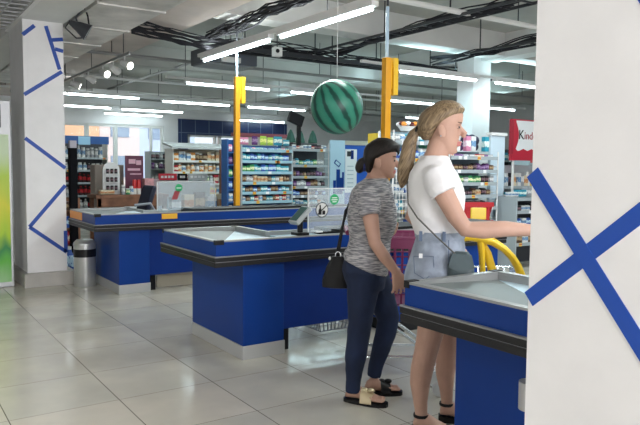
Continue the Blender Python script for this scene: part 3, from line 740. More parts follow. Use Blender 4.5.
# left end strip of that rack: hanging purple bags
rack('clip_strip_rack', 'narrow blue display rack hung with purple bags left of tall candy rack', 'narrow blue rack', 4.66, 4.86, 9.45, .2, [1.62,1.42,1.22,1.02,.82,.6], 1.82, BLB, BLB, BLB, None,
     [(['packet'],['purple','pink','blue'],.18)]*2+[(['packet'],['blue','teal','green'],.17)]*2+[(['packet'],['white','cream','red'],.17)]*2, wr=(.07,.09))
# rack 2 darker, with white wire sides
rack('candy_rack', 'dark candy rack with white wire sides behind the clear screen', 'dark candy rack', 5.98, 6.85, 9.75, .38, [1.70,1.42,1.22,1.04,.88,.7,.5,.3], 1.82, WMET, LSH, DGB, LSH,
     [(['packet','box'],['red','black','grey','white'],.15),(['packet'],['grey','green','grey','teal'],.12),(['packet'],['black','brown','purple'],.11),(['packet','box'],['purple','brown','black','grey'],.12),(['packet'],['black','blue','brown'],.1),(['packet'],['teal','white','orange','blue'],.12),(['packet'],['blue','white','teal'],.13),None], wire=True, wr=(.06,.09))
for i, x in enumerate((6.15,6.35,6.62)):
    o = MB().lathe([(.085,0),(.08,.06),(.05,.16),(.012,.23)], (0,0,0), mat('dark_green_paper', (.03,.12,.09), .6), 12).build('paper_cone'); o.location = (x,9.95,1.82)
    tag(o, 'dark green cone on top of the dark candy rack, %s' % ['leftmost','middle one','rightmost'][i], 'cone', 'cones on the dark candy rack')
# dark monitor above racks
mo = thing('ceiling_monitor', 'black monitor on an arm above the dark candy rack', 'monitor', (5.72,9.1,2.1)); R = Matrix.Rotation(.35, 3, 'Y')
MB().box((-.14,-.03,-.02),(.14,.03,.16), BLACK, R).build('casing', mo, bevel=.01); MB().box((.03,-.02,-.36),(.09,.02,-.02), BLACK).build('arm', mo)
# light-blue board with drawings, blue partition with poster
pb = thing('display_board', 'pale blue board with dark blue drawings beside the dark candy rack', 'board', (7.02,9.72,0))
MB().box((-.17,0,0),(.16,.03,1.88), mat('pale_blue_board', (.42,.60,.72), .5)).build('board', pb)
mb = MB()
for (x0,z0,x1,z1) in ((-.03,.9,.05,1.35),(.04,.9,.11,1.2),(-.1,.9,-.04,1.15),(.1,.95,.14,1.3)): mb.box((x0,-.006,z0),(x1,-.001,z1), BLUE)
R = Matrix.Rotation(.6,3,'Y'); mb.box((-.08,-.006,1.42),(.06,-.001,1.5), BLUE, R); mb.box((-.06,-.008,1.435),(.04,-.0065,1.485), mat('pale_blue_board',(0,0,0)), R)
mb.build('drawing', pb)
bp_ = thing('blue_partition', 'bright blue partition behind the dark haired shopper', 'partition', (8.2,10.2,0))
MB().box((-.72,0,0),(.72,.06,1.82), mat('partition_blue', (.01,.09,.45), .5)).build('panel', bp_); MB().box((-.75,-.03,1.82),(.75,.12,1.90), mat('beige_cap', (.45,.44,.36), .6)).build('top_cap', bp_)
mb = MB().box((-.66,-.008,.9),(-.38,-.001,1.74), PAPER)
mb.box((-.62,-.01,1.6),(-.5,-.0085,1.70), DMET); mb.box((-.53,-.01,1.55),(-.46,-.0085,1.72), DBLUE)
for i in range(6): mb.box((-.61,-.01,1.0+i*.08),(-.46,-.0085,1.02+i*.08), mat('print_grey', (.5,.55,.6), .6))
mb.build('poster', bp_)
# drinks unit at left
du = rack('drinks_shelf', 'white drinks shelf with blue header beside the left pillar', 'drinks shelf', 3.5, 4.62, 15.7, .4, [1.56,1.27,.98,.68,.38,.12], 1.95, WSH, WSH, DGB, LSH,
     [(['bottle','jar'],['white','white','cream','grey'],.28),(['jar','bottle'],['grey','black','white'],.2),(['bottle'],['cola'],.24),(['bottle'],['cola','cola','red','grey'],.25),(['bottle'],['cola','red','grey'],.25),(['bottle'],['white','cola'],.2)], wr=(.09,.11), dp=.11)
MB().box((-.57,-.05,1.88),(.57,.0-.001,2.06), mat('header_blue', (.02,.09,.30), .4)).build('header', du); MB().box((-.13,-.056,1.86),(.14,-.051,2.05), mat('header_light', (.30,.55,.75), .4)).build('header_panel', du)
# white goods shelf under the navy wall
wg = rack('goods_shelf', 'brightly lit white goods shelf below the navy tiles', 'white goods shelf', 5.28, 6.52, 13.3, .45, [1.50,1.26,1.0,.76,.5,.2], 1.76, WSH, WSH, CRB, WSH,
     [(['box','jar'],['cream','cream','orange','white','brown'],.20),(['box','jar','bottle'],['white','cream','red','orange','grey'],.2),(['jar','box'],['white','green','grey','red'],.2),(['box'],['blue','white','grey','yellow'],.2),(['bottle','box'],['green','brown','white'],.22),(['box'],['white','grey'],.2)], wr=(.08,.12))
MB().add([(-.68,-.12,1.76),(.64,-.12,1.76),(.64,.45,1.86),(-.68,.45,1.86),(-.68,-.12,1.80),(.64,-.12,1.80),(.64,.45,1.90),(-.68,.45,1.90)], [(0,3,2,1),(4,5,6,7),(0,1,5,4),(1,2,6,5),(2,3,7,6),(3,0,4,7)], mat('canopy_grey', (.50,.50,.49), .5)).build('canopy', wg)
rack('goods_shelf', 'brown wooden shelf right of the white goods shelf', 'brown wooden shelf', 5.72, 5.98, 11.6, .35, [1.55,1.3,1.05,.8,.55,.3], 1.72, WOOD, WOOD, WOOD, None, [(['box','jar'],['brown','red','cream','grey'],.16)]*6, wr=(.06,.09))
rack('goods_shelf', 'small grey shelf with round tins left of white goods shelf', 'small grey shelf', 5.25, 5.75, 14.6, .35, [1.55,1.32,1.05,.7,.35], 1.72, LSH, LSH, LSH, None, [(['jar','can'],['white','grey','purple','black'],.16)]*5, wr=(.08,.12))
MB_ = None
# low counter with promotional signs in front of white shelf
sg = thing('goods_bunker', 'low grey goods bunker with red and black sign strips behind the far screen', 'bunker', (5.0,11.3,0))
MB().box((-.80,0,0),(.22,.5,1.12), mat('bunker_grey', (.36,.38,.40), .5)).build('body', sg, bevel=.01)
for (a, b2, m) in ((-.79,-.45,mat('sign_red', (.55,.03,.05), .5)),(-.43,-.25,BLACK),(-.23,.15,mat('sign_grey', (.50,.52,.54), .5))):
    MB().box((a,-.03,1.13),(b2,-.005,1.25), m).build('sign_strip', sg)
    mb = MB()
    for k in range(4): mb.box((a+.04+k*(b2-a-.08)/4,-.034,1.17),(a+.04+(k+.7)*(b2-a-.08)/4,-.0305,1.21), PAPER)
    mb.build('sign_print', sg)
fill(None, 4.25, 5.2, 11.4, 1.121, .12, ['jar','box'], ['green','grey','white','red'], 0, 'low grey bunker', (.07,.11))
for i, x in enumerate((4.22, 4.45, 4.66, 4.88, 5.1, 5.32)):
    c = ['grey','cream','brown','white','cream','green'][i]
    o = bpy.data.objects.new('goods_box', proto_mesh('box', c, .17, .26+.04*(i%3), .14)); COL.objects.link(o); o.location = (x,10.55,.62)
    o.location.z = .601
    tag(o, '%s carton on the low bench behind the far screen, %s' % (c, ['leftmost','second from left','third from left','third from right','second from right','rightmost'][i]), 'box', 'cartons on the low bench')
lb = thing('low_bench', 'low wooden bench of cartons behind the far counter', 'bench', (4.78,10.55,0))
MB().box((-.75,-.15,.55),(.75,.2,.60), WOOD).build('top', lb)
for s in (-1,1): MB().box((s*.7-.03,-.12,0),(s*.7+.03,.17,.55), WOOD).build('leg', lb)

# brown table with things
bt = thing('display_table', 'brown wooden display table left behind the far counter', 'table', (3.62,11.1,0))
MB().box((-.62,-.22,.84),(.62,.32,.90), WOOD).build('table_top', bt)
MB().box((-.60,-.20,.70),(.60,-.18,.84), WOOD).build('apron', bt)
MB().box((-.58,-.18,.35),(.58,.28,.39), WOOD).build('lower_shelf', bt)
for sx in (-.56,.56):
    for syy in (-.17,.27): MB().box((sx-.03,syy-.03,0),(sx+.03,syy+.03,.84), WOOD).build('leg', bt)
fill(None, 3.08, 4.15, 11.0, .391, .22, ['box','jar','bottle'], ['brown','black','red','cream','grey','teal'], 4, 'brown display table', (.08,.12))
rd = thing('display_stand', 'white round topped display of small dark tins on the brown table', 'display', (3.31,11.08,.90))
n = 14; pts = [(-.14,0),(.14,0)]+[(.14*math.cos(PI*k/n), .42+.12*math.sin(PI*k/n)) for k in range(n+1)]
mb = MB(); poly(mb, pts, 0, PAPER, .03); mb.build('backing', rd)
for k in range(3): MB().box((-.12,-.07,.06+.14*k),(.12,-.001,.07+.14*k), PAPER).build('ledge', rd)
for k in range(3):
    for j in range(3):
        o = bpy.data.objects.new('tin', proto_mesh('can', 'black', .048, .08, .048)); COL.objects.link(o); o.location = (3.24+j*.07,11.045,.90+.0705+.14*k)
        tag(o, 'dark tin on the %s ledge of the round topped display' % ['lowest','middle','upper'][k], 'tin', 'tins on the round topped display')
mg = thing('magazine_board', 'dark board with pink lettering above the brown table', 'board', (3.78,11.3,.90))
MB().box((-.16,0,.0),(.16,.02,.66), mat('board_dark_pink', (.14,.03,.07), .5)).build('board', mg); mb = MB()
for (a,b2,z0,z1) in ((-.1,.02,.52,.6),(.03,.12,.5,.58),(-.12,.1,.4,.44),(-.08,.12,.33,.35)): mb.box((a,-.005,z0),(b2,-.001,z1), mat('board_pink', (.75,.45,.55), .5))
mb.build('lettering', mg)
gb = thing('brown_case', 'grey brown slanted top case behind the round topped display', 'case', (3.42,11.75,0))
MB().box((-.2,0,0),(.32,.3,1.40), mat('taupe', (.36,.31,.27), .6)).build('body', gb, bevel=.02)
for i, (x, lab) in enumerate(((3.66,'red and white can at left beside the pink box'),(3.735,'red and white can touching the pink box side'))):
    mb = MB(); mb.lathe([(.032,0),(.034,.01),(.034,.10)], (0,0,0), mat('can_white', (.8,.78,.75), .35), 16); mb.lathe([(.034,.10),(.034,.23),(.028,.25)], (0,0,0), mat('can_red', (.62,.03,.03), .3), 16)
    o = mb.build('spray_can', smooth=True); o.location = (x,10.95,.901); tag(o, lab, 'can')
o = MB().box((-.08,-.07,0),(.08,.07,.27), mat('pink_carton', (.60,.30,.32), .6, noise=.3, nscale=14)).box((.08,-.065,0),(.17,.06,.26), mat('mauve_carton', (.36,.26,.28), .6)).build('pink_box'); o.location = (3.90,10.96,.901); tag(o, 'pink carton with a grey side on the brown table', 'box')
o = bpy.data.objects.new('loaf_bag', proto_mesh('packet', 'cream', .26, .08, .16)); COL.objects.link(o); o.location = (3.2,10.99,.901); tag(o, 'cream bag lying at the left end of the brown table', 'bag')
for i, (x, c, h_) in enumerate(((3.46,'grey',.16),(3.54,'green',.10),(3.60,'white',.14))):
    o = bpy.data.objects.new('jar', proto_mesh('jar', c, .072, h_, .072)); COL.objects.link(o); o.location = (x,10.93,.901); tag(o, '%s jar on the brown table left of the red cans' % c, 'jar')
# black slim pillar
bk = thing('black_stand', 'slim black upright stand between left pillar and far counter', 'stand', (2.27,9.35,0))
MB().box((-.05,-.05,.02),(.05,.05,1.62), mat('matte_black', (.006,.006,.008), .8, spec=.1)).build('column', bk, bevel=.008); MB().box((-.045,-.04,1.62),(.045,.04,1.72), mat('stand_top', (.45,.42,.48), .5)).build('top_sign', bk); MB().box((-.15,-.15,0),(.15,.15,.02), BLACK).build('base', bk)
# red-brown goods low shelf left, seen between pillar and far counter
rack('goods_shelf', 'low brown shelf of red goods just right of the left pillar', 'low brown shelf', 1.98, 2.42, 9.6, .3, [.75,.5,.25], .92, WOOD, WOOD, WOOD, None, [(['box','packet'],['red','orange','brown','blue'],.2)]*3, wr=(.08,.12))
o = bpy.data.objects.new('water_bottle', proto_mesh('bottle', 'blue', .12, .36, .12)); COL.objects.link(o); o.location = (2.02,8.55,0); tag(o, 'blue bottle on the floor between left pillar and steel bin', 'bottle')
# cashier chair
ch = thing('office_chair', 'black cashier chair with grey arm behind the far counter', 'chair', (2.95,8.45,0))
MB().box((-.2,-.2,.44),(.2,.2,.50), DMET).build('seat', ch, bevel=.03)
mb = MB(); R = Matrix.Rotation(.3, 3, 'Y'); mb.box((-.035,-.2,.55),(.035,.2,1.14), mat('chair_cloth', (.015,.02,.045), .7), R); o = mb.build('backrest', ch, bevel=.04)
MB().tube([(0,0,.06),(0,0,.44)], .025, BLACK, 10).build('gas_column', ch)
MB().tube([(.15,-.21,.5),(.13,-.23,.68),(.0,-.24,.9),(-.2,-.22,.88)], .018, mat('arm_grey', (.3,.33,.38), .4), 8).build('armrest', ch)
mb = MB()
for k in range(5): a = 2*PI*k/5; mb.bar((0,0,.07),(.26*math.cos(a),.26*math.sin(a),.05), .04, .03, BLACK)
mb.build('star_base', ch)
for k in range(5): a = 2*PI*k/5; MB().ell((.26*math.cos(a),.26*math.sin(a),.027),(.027,.027,.027), BLACK, 8, 6).build('caster', ch)
# plastic bag in far counter tray
pbg = MB().stack([(.0,-.17,.17,.14),(.03,-.16,.15,.13),(.055,-.10,.09,.08),(.07,-.03,.03,.02)], mat('pale_bag', (.62,.74,.80), .4)).build('plastic_bag', smooth=True); pbg.location = (2.40,7.3,.803); tag(pbg, 'pale blue plastic bag lying in the far counter tray', 'bag')

# rack behind the women
wr_ = rack('wire_rack', 'white wire rack of small goods between the two shoppers', 'white wire rack', 5.42, 6.3, 6.3, .3, [1.72,1.5,1.28,1.06,.84,.6,.35], 1.86, WMET, LSH, mat('rack_back', (.30,.42,.50), .6), LSH,
     [(['packet','box'],['white','teal','white','grey'],.16),(['packet'],['blue','white','pink','grey'],.15),(['packet','box'],['brown','white','grey','teal'],.15),(['box','packet'],['orange','white','blue'],.14),(['packet'],['white','grey','teal'],.15),(['packet'],['blue','grey','green'],.15),None], wire=True, wr=(.07,.1))
mb = MB()
for k in range(16): mb.tube([(-.42+k*.056,-.03,.75),(-.42+k*.056,-.03,1.45)], .004, WMET, 5)
for k in range(10): mb.tube([(-.43,-.03,.75+k*.078),(.43,-.03,.75+k*.078)], .004, WMET, 5)
mb.build('front_grid', wr_)
bs = thing('candy_basket', 'open basket of orange and white sweets on the white wire rack', 'basket', (5.78,6.42,1.862))
MB().stack([(0,-.13,.13,.08),(.06,-.17,.17,.1)], WMET).build('tray', bs)
for k in range(14):
    o = MB().ell((0,0,0),(.036,.034,.03), [ORANGE, PAPER, mat('sweet_dark', (.12,.02,.02), .4)][k % 3], 10, 8).build('sweet', smooth=True)
    o.location = (5.78-.13+(k%5)*.065, 6.38+(k//5)*.05, 1.95+.012*(k%2)); 
    tag(o, ['orange','white','dark red'][k % 3]+' round sweet in the basket on the white wire rack', 'sweet', ['orange','white','dark red'][k % 3]+' sweets in the open basket')
rack('yellow_rack', 'narrow rack of yellow packets behind the dark haired shopper', 'narrow yellow rack', 6.2, 6.5, 7.6, .2, [1.7,1.5,1.3,1.1,.9], 1.9, cm('yellow'), cm('yellow'), cm('yellow'), None, [(['packet'],['yellow','yellow','lime'],.17)]*5, wr=(.07,.1))
# right rack
rr_ = rack('goods_rack', 'grey metal rack of dark goods right of the blonde shopper', 'grey metal rack', 6.25, 7.2, 6.15, .35, [1.54,1.36,1.19,1.02,.85,.66,.4], 1.62, WMET, LSH, mat('rack_back2', (.10,.14,.17), .6), LSH,
     [(['packet','box'],['black','red','grey','purple'],.06),(['packet'],['black','purple','brown'],.10),(['packet','box'],['black','green','brown','grey'],.11),(['packet'],['brown','black','red','cream'],.11),(['box','packet'],['grey','black','teal'],.1),(['packet'],['brown','grey'],.12),None], wire=True, wr=(.07,.11))
def lump(name, x, y, z, r, m, label, cat, sd=1):
    rnd = random.Random(sd); mb = MB()
    for _ in range(9): mb.ell((rnd.uniform(-r,r)*.6, rnd.uniform(-r,r)*.3, rnd.uniform(0,r)*.9+r*.35), (r*.38,)*3, m, 10, 8)
    o = mb.build(name, smooth=True); o.location = (x,y,z); return tag(o, label, cat)
lump('soft_toy', 6.50,6.3,1.78-.16,.12, mat('toy_purple', (.09,.03,.10), .9), 'dark purple plush toy on the grey rack, left one', 'toy', 1)
lump('soft_toy', 6.82,6.3,1.78-.16,.17, mat('toy_navy', (.03,.03,.06), .9, noise=.6, nscale=20), 'black plush toy on the grey rack, right one', 'toy', 2)
lump('leafy_bag', 6.22,6.6,1.62,.13, mat('leaf_green', (.06,.30,.18), .8), 'green bag of leaves beside the blonde shopper\'s face', 'bag', 3)
for i, (x, c) in enumerate(((6.42,'white'),(6.62,'pink'),(6.72,'white'),(6.98,'teal'))):
    o = bpy.data.objects.new('goods_box', proto_mesh('box', c, .084, .2, .06)); COL.objects.link(o); o.location = (x,6.2,1.621); tag(o, '%s box on top of the grey metal rack, %s' % (c, ['leftmost','second','third','rightmost'][i]), 'box', 'boxes on top of the grey metal rack')
lp = thing('light_panel', 'tall white panel between grey rack and red sign', 'panel', (7.42,6.35,0)); MB().box((-.15,0,.0),(.15,.06,1.86), mat('panel_pale', (.55,.66,.74), .4)).build('panel', lp, bevel=.01); MB().box((-.17,-.02,1.86),(.17,.08,1.90), WMET).build('cap', lp)
# red sign
ks = thing('promo_sign', 'red sign with white panel reading Kinder at the near pillar edge', 'sign', (8.75,6.75,1.52))
MB().box((-.56,0,0),(.75,.04,.64), mat('sign_kinder_red', (.50,.015,.04), .45)).build('board', ks)
mb = MB(); pts = [(-.46,.62)]+[(-.46+.07*math.sin(PI*k/10), .60-.42*k/10) for k in range(11)]+[(-.42,.15)]+[(-.38+.1*k, .15+(.035 if k % 2 else 0)) for k in range(11)]+[(.74,.16),(.74,.62)]
poly(mb, pts, -.006, PAPER, .004); mb.build('white_panel', ks)
text_mesh('lettering', 'K', .21, BLACK, ks, (-.34,-.009,.395), (PI/2,0,0), .002)
text_mesh('lettering', 'inder', .17, mat('letter_red', (.35,.02,.03), .5), ks, (-.27,-.009,.385), (PI/2,0,0), .002, 'LEFT')
MB().tube([(-.45,.05,-1.52),(-.45,.05,.0)], .02, WMET, 8).build('post', ks); MB().tube([(.6,.05,-1.52),(.6,.05,.0)], .02, WMET, 8).build('post', ks)
MB().box((-.62,-.04,.1),(-.56,-.0,.62), mat('red_left', (.35,.01,.03), .5)).build('side_strip', ks)
rack('goods_rack', 'pale rack of bottles under the red sign', 'pale rack under the red sign', 8.3, 9.5, 7.0, .3, [1.1,.85,.6,.3], 1.45, mat('rack_pale', (.50,.60,.66), .4), LSH, LSH, LSH, [(['bottle','jar','box'],['white','black','cream','yellow','grey'],.24),(['box','packet'],['white','grey','black','teal'],.16),(['box'],['white','teal','grey'],.16),None], wr=(.07,.11))
rack('goods_rack', 'low white shelf with magazines in front of the red sign', 'low white shelf', 7.3, 8.6, 5.9, .35, [.98,.80,.6,.35], 1.0, LSH, LSH, DGB, LSH, [(['packet','box'],['white','grey','black','teal'],.12),(['box','packet'],['black','white','teal','grey'],.1),(['box','packet'],['white','blue','brown','grey'],.12),(['box'],['white','brown'],.14)], wr=(.08,.13))
for i in range(7):
    c = ['white','teal','grey','white','black','white','teal'][i]
    o = bpy.data.objects.new('goods_box', proto_mesh('box', c, .13, .06+.03*(i%3), .12)); COL.objects.link(o); o.location = (7.42+i*.17,6.08,1.001)
    tag(o, '%s flat box on top of the low white shelf, %s' % (c, ['leftmost','second from left','third from left','middle','third from right','second from right','rightmost'][i]), 'box', 'boxes on top of the low white shelf')

# far back fillers: gondola blocks deeper in the shop
for i, (x0, x1, y, tp, lab) in enumerate(((7.2,9.2,14.5,1.7,'distant gondola shelf behind the tall candy rack'),(9.4,11.5,13.2,1.8,'distant gondola shelf behind the blue partition'),(11.6,14.0,11.2,1.9,'distant gondola shelf beyond the right rack'),(11.0,13.4,8.6,1.8,'gondola shelf far behind the red sign'))):
    rack('goods_shelf', lab, ['distant shelf behind candy rack','distant shelf behind partition','distant shelf beyond right rack','distant shelf behind red sign'][i], x0, x1, y, .4, [tp-.3,tp-.6,tp-.9,tp-1.25], tp, LSH, LSH, DGB, LSH, [(['box','jar'],['white','red','grey','teal','brown','yellow'],.22)]*3, wr=(.12,.18))
tn = thing('tasting_booth', 'taupe booth panel with dark red border above the candy rack', 'booth', (7.3,13.0,0))
MB().box((-.72,0,0),(.72,.06,2.05), mat('booth_taupe', (.30,.26,.22), .7)).build('panel', tn); MB().box((-.76,-.02,2.05),(.76,.08,2.13), mat('booth_red', (.16,.03,.04), .6)).box((.72,-.02,0),(.78,.08,2.05), mat('booth_red', (0,0,0))).build('border', tn)

# ------------------------------------------------------------------ shopping trolleys, baskets
def wire_basket(mb, rows, m, nz, nx, r=.004):
    """rows: bottom and top rectangles (z,x0,x1,y0,y1)"""
    (za,xa,xb,ya,yb), (zb,xc,xd,yc,yd) = rows
    for k in range(nz+1):
        f = k/nz; z = za+(zb-za)*f; x0 = xa+(xc-xa)*f; x1 = xb+(xd-xb)*f; y0 = ya+(yc-ya)*f; y1 = yb+(yd-yb)*f
        mb.tube([(x0,y0,z),(x1,y0,z),(x1,y1,z),(x0,y1,z),(x0,y0,z)], r*(1.8 if k in (0,nz) else 1), m, 5)
    for k in range(nx+1):
        f = k/nx
        for (p, q) in (((xa+(xb-xa)*f,ya,za),(xc+(xd-xc)*f,yc,zb)),((xa+(xb-xa)*f,yb,za),(xc+(xd-xc)*f,yd,zb)),((xa,ya+(yb-ya)*f,za),(xc,yc+(yd-yc)*f,zb)),((xb,ya+(yb-ya)*f,za),(xd,yc+(yd-yc)*f,zb))):
            mb.bar(p, q, r*2.2, r*2.2, m)
cart = thing('shopping_trolley', 'dark magenta shopping trolley behind the blonde shopper', 'trolley', (2.93,3.40,0), -.6)
mb = MB(); wire_basket(mb, [(.48,-.22,.30,-.17,.17),(.93,-.28,.36,-.22,.22)], PUR, 5, 12, .0055); mb.box((-.22,-.17,.47),(.30,.17,.48), PUR)
mb.box((-.285,-.225,.86),(.365,-.215,.93), PUR).box((-.285,.215,.86),(.365,.225,.93), PUR).box((-.29,-.22,.86),(-.28,.22,.93), PUR).build('basket', cart)
mb = MB()
for s in (-1,1): mb.tube([(-.25,s*.15,.1),(-.2,s*.15,.47)], .012, STEEL, 8).tube([(.3,s*.15,.1),(-.2,s*.15,.47)], .012, STEEL, 8).tube([(-.25,s*.15,.12),(.3,s*.15,.12)], .012, STEEL, 8)
mb.build('frame', cart)
MB().tube([(-.32,-.2,.96),(-.32,.2,.96)], .016, PUR, 10).build('handle', cart, smooth=True)
for sx in (-.25,.3):
    for s in (-1,1):
        MB().tube([(sx,s*.15-.015,.045),(sx,s*.15+.015,.045)], .045, mat('grey_wheel', (.55,.57,.58), .5), 16).build('wheel', cart)
        
# trolley with yellow moulded handle
yt = thing('shopping_trolley', 'shopping trolley with thick yellow plastic arch in front of the blonde shopper', 'trolley', (2.97,2.65,0), AX)
mb = MB()
mb.tube([(-.13,-.02,.975),(-.08,-.02,.985),(-.01,-.02,.975),(.065,-.02,.955),(.13,-.02,.915),(.18,-.02,.865),(.215,-.02,.81),(.24,-.02,.75)], [(.022,.03),(.026,.035),(.026,.04),(.024,.04),(.022,.04),(.022,.035),(.024,.03),(.024,.03)], YPL, 12)
mb.tube([(-.01,-.02,.97),(.0,-.02,.88),(.01,-.02,.74)], [(.022,.03),(.018,.03),(.016,.03)], YPL, 12)
mb.tube([(.01,.01,.95),(.045,.02,.88),(.085,.02,.74)], [(.014,.02),(.024,.02),(.028,.02)], YPL, 12)
mb.build('yellow_arch', yt, smooth=True)
mb = MB(); wire_basket(mb, [(.42,-.2,.24,.02,.22),(.76,-.24,.26,.02,.28)], STEEL, 6, 12, .004); mb.build('basket', yt)
mb = MB()
for s in (.04,.22): mb.tube([(-.22,s,.1),(-.16,s,.44)], .012, STEEL, 8).tube([(.26,s,.1),(-.16,s,.44)], .012, STEEL, 8)
mb.tube([(.01,-.02,.75),(-.2,.04,.12)], .015, STEEL, 8).tube([(.24,-.02,.76),(.26,.04,.12)], .015, STEEL, 8).build('frame', yt)
for sx in (-.22,.26):
    for s in (.04,.22): MB().tube([(sx,s-.015,.045),(sx,s+.015,.045)], .045, mat('grey_wheel', (.5,.5,.5)), 16).build('wheel', yt)
# red baskets
for k in range(4):
    rb = thing('shopping_basket', 'red shopping basket, %s of the stack right of the blonde shopper' % ['bottom','second from bottom','third from bottom','topmost'][k], 'basket', (5.57,5.22,.16+.2*k), -.35, 'stack of red baskets')
    mb = MB(); wire_basket(mb, [(0,-.20,.20,-.13,.13),(.24,-.25,.25,-.17,.17)], RED, 5, 14, .006); mb.box((-.2,-.13,-.005),(.2,.13,.005), RED).box((-.26,-.18,.2),(.26,-.165,.25), RED); mb.box((-.22,-.155,.02),(.22,-.145,.2), RED); mb.build('basket_body', rb)
    MB().tube([(-.24,0,.25),(-.12,-.1,.258),(.12,-.1,.258),(.24,0,.25)], .008, BLACK, 6).build('handle', rb)
bst = thing('basket_stand', 'low metal stand under the red baskets', 'stand', (5.57,5.22,0), -.35); MB().box((-.22,-.15,.13),(.22,.15,.15), GMET).build('platform', bst)
for sx in (-.2,.2):
    for s in (-.13,.13): MB().box((sx-.015,s-.015,0),(sx+.015,s+.015,.13), GMET).build('leg', bst)
ys_ = thing('price_stand', 'yellow rounded plastic card on a thin stem in front of the red baskets', 'price stand', (5.08,4.58,0), AX)
MB().box((-.08,-.01,.87),(.08,.01,.99), YPL).build('card', ys_, bevel=.009)
MB().tube([(0,0,.02),(0,0,.87)], .012, STEEL, 8).build('stem', ys_); MB().box((-.1,-.1,0),(.1,.1,.02), STEEL).build('base', ys_)
# wire basket on the floor under middle counter
wb = thing('floor_basket', 'wire basket with red rim on the floor below the middle counter', 'basket', (3.22,4.55,0))
mb = MB(); wire_basket(mb, [(.02,-.18,.18,-.12,.12),(.22,-.25,.25,-.17,.17)], GMET, 4, 10, .003); mb.build('wire_body', wb); MB().tube([(-.05,-.17,.225),(.25,-.17,.225)], .008, RED, 6).build('red_rim', wb)

# ------------------------------------------------------------------ people
def hand(mb, w, d, side, curl=.5, L=.165, m=SKIN, thumb=(0,0,0)):
    """hand from wrist w in direction d; side = vector across the knuckles towards thumb"""
    w, d, side = Vector(w), Vector(d).normalized(), Vector(side).normalized(); side = (side-d*side.dot(d)).normalized()
    pn = d.cross(side)
    P = [w-d*.02, w+d*.03, w+d*.075, w+d*.09]
    R = []
    for p, (a, b) in zip(P, ((.026,.019),(.035,.016),(.04,.014),(.034,.011))):
        R.append([p+side*a*math.cos(2*PI*k/12)+pn*b*math.sin(2*PI*k/12) for k in range(12)])
    mb.rings(R, m)
    for i, (o, l) in enumerate(((.030,.066),(.010,.074),(-.011,.069),(-.031,.055))):
        base = w+d*.075+side*o; sp_ = side*(o*.25)
        c = curl*(1+.12*i); p = [base]; dd = d.copy(); cur = base
        for sgm, fr in enumerate((.45,.32,.25)):
            dd = (d*math.cos(c*(sgm+.6))+pn*math.sin(c*(sgm+.6))).normalized(); cur = cur+dd*l*fr+sp_*fr; p.append(cur)
        mb.tube(p, [.0088,.0084,.0078,.0062], m, 8)
    b0 = w+d*.02+side*.024; mb.tube([b0, b0+d*.028+side*.024+pn*.008, b0+d*.056+side*.03+pn*.018, b0+d*.072+side*.028+pn*.024], [.0125,.011,.009,.007], m, 8)
def foot(mb, heel, toe, m, z=.0, h=.07, pitch=0):
    h_, t = Vector((*heel, z)), Vector((*toe, z)); d = (t-h_); L = d.length; d.normalize(); s = Vector((-d.y, d.x, 0))
    R = []
    for f, wd, top in ((0,.018,.03),(.06,.03,.06),(.2,.034,.085),(.35,.036,.075),(.55,.042,.05),(.72,.045,.035),(.85,.04,.026)):
        c = h_+d*L*f; zz = pitch*(1-f)
        R.append([c+s*wd*math.cos(2*PI*k/12)+Vector((0,0,zz+top/2+top/2*math.sin(2*PI*k/12))) for k in range(12)])
    mb.rings(R, m)
    for i in range(5):
        o = (-.032+.016*i); b = h_+d*L*.82+s*o; ln = L*(.17-.02*abs(i-1.5)); r = .0115 if i in (4,) else .0085
        mb.tube([b+Vector((0,0,.013)), b+d*ln*.6+Vector((0,0,.014)), b+d*ln+Vector((0,0,.009))], [r,r,r*.8], m, 8)
def paint(o, rules):
    me = o.data; idx = [0]*len(me.polygons)
    for i, p in enumerate(me.polygons):
        c = p.center
        for k, fn in rules:
            if fn(c): idx[i] = k
    me.polygons.foreach_set('material_index', idx)

# ---------- dark haired shopper
K = .985
def P(x, y, z): return (x*K, y, CH-(CH-z)*K)
def ST(rows): return [(CH-(CH-r[0])*K, r[1]*K, r[2]*K, r[3]) + tuple(r[4:]) for r in rows]
br_ = thing('person', 'dark haired person in striped grey top and dark jeans, reaching down beside the middle counter', 'person', (2.436,3.01,0), AX-.075)
b = MB()
b.stack(ST([(.70,-.13,.05,.13),(.78,-.16,.06,.155),(.88,-.13,.075,.145),(.96,-.115,.09,.13),(1.07,-.13,.115,.145),(1.18,-.125,.105,.155),(1.25,-.11,.095,.15),(1.30,-.07,.085,.10),(1.33,-.04,.075,.06)]), SKIN)
b.tube([P(-.005,0,1.27),P(.02,0,1.34),P(.05,0,1.41)], [(.062,.058),(.056,.054),(.055,.054)], SKIN, 18)
b.stack(ST([(1.323,.075,.112,.014),(1.333,.05,.122,.030),(1.35,.02,.120,.046),(1.375,-.005,.121,.058),(1.40,-.022,.127,.065),(1.43,-.032,.127,.070),(1.46,-.036,.135,.073),(1.49,-.034,.132,.072),(1.515,-.02,.118,.062),(1.535,.01,.09,.04)]), SKIN, 28, 2.1)
b.tube([P(.118,0,1.437),P(.137,0,1.412),P(.152,0,1.397)], [(.011,.011),(.014,.014),(.013,.017)], SKIN, 10); b.ell(P(.142,0,1.393),(.012,.017,.009), SKIN)
b.ell(P(.120,0,1.368),(.014,.020,.007), SKIN); b.ell(P(.117,0,1.356),(.013,.020,.007), SKIN); b.ell(P(.108,0,1.337),(.018,.022,.014), SKIN)
for s in (-1,1):
    b.ell(P(.022,s*.079,1.412),(.019,.010,.032), SKIN, M=Matrix.Rotation(-.25,3,'Y')); b.ell(P(.114,s*.034,1.447),(.018,.02,.008), SKIN)
    b.ell(P(.118,s*.030,1.428),(.011,.013,.009), SKIN)
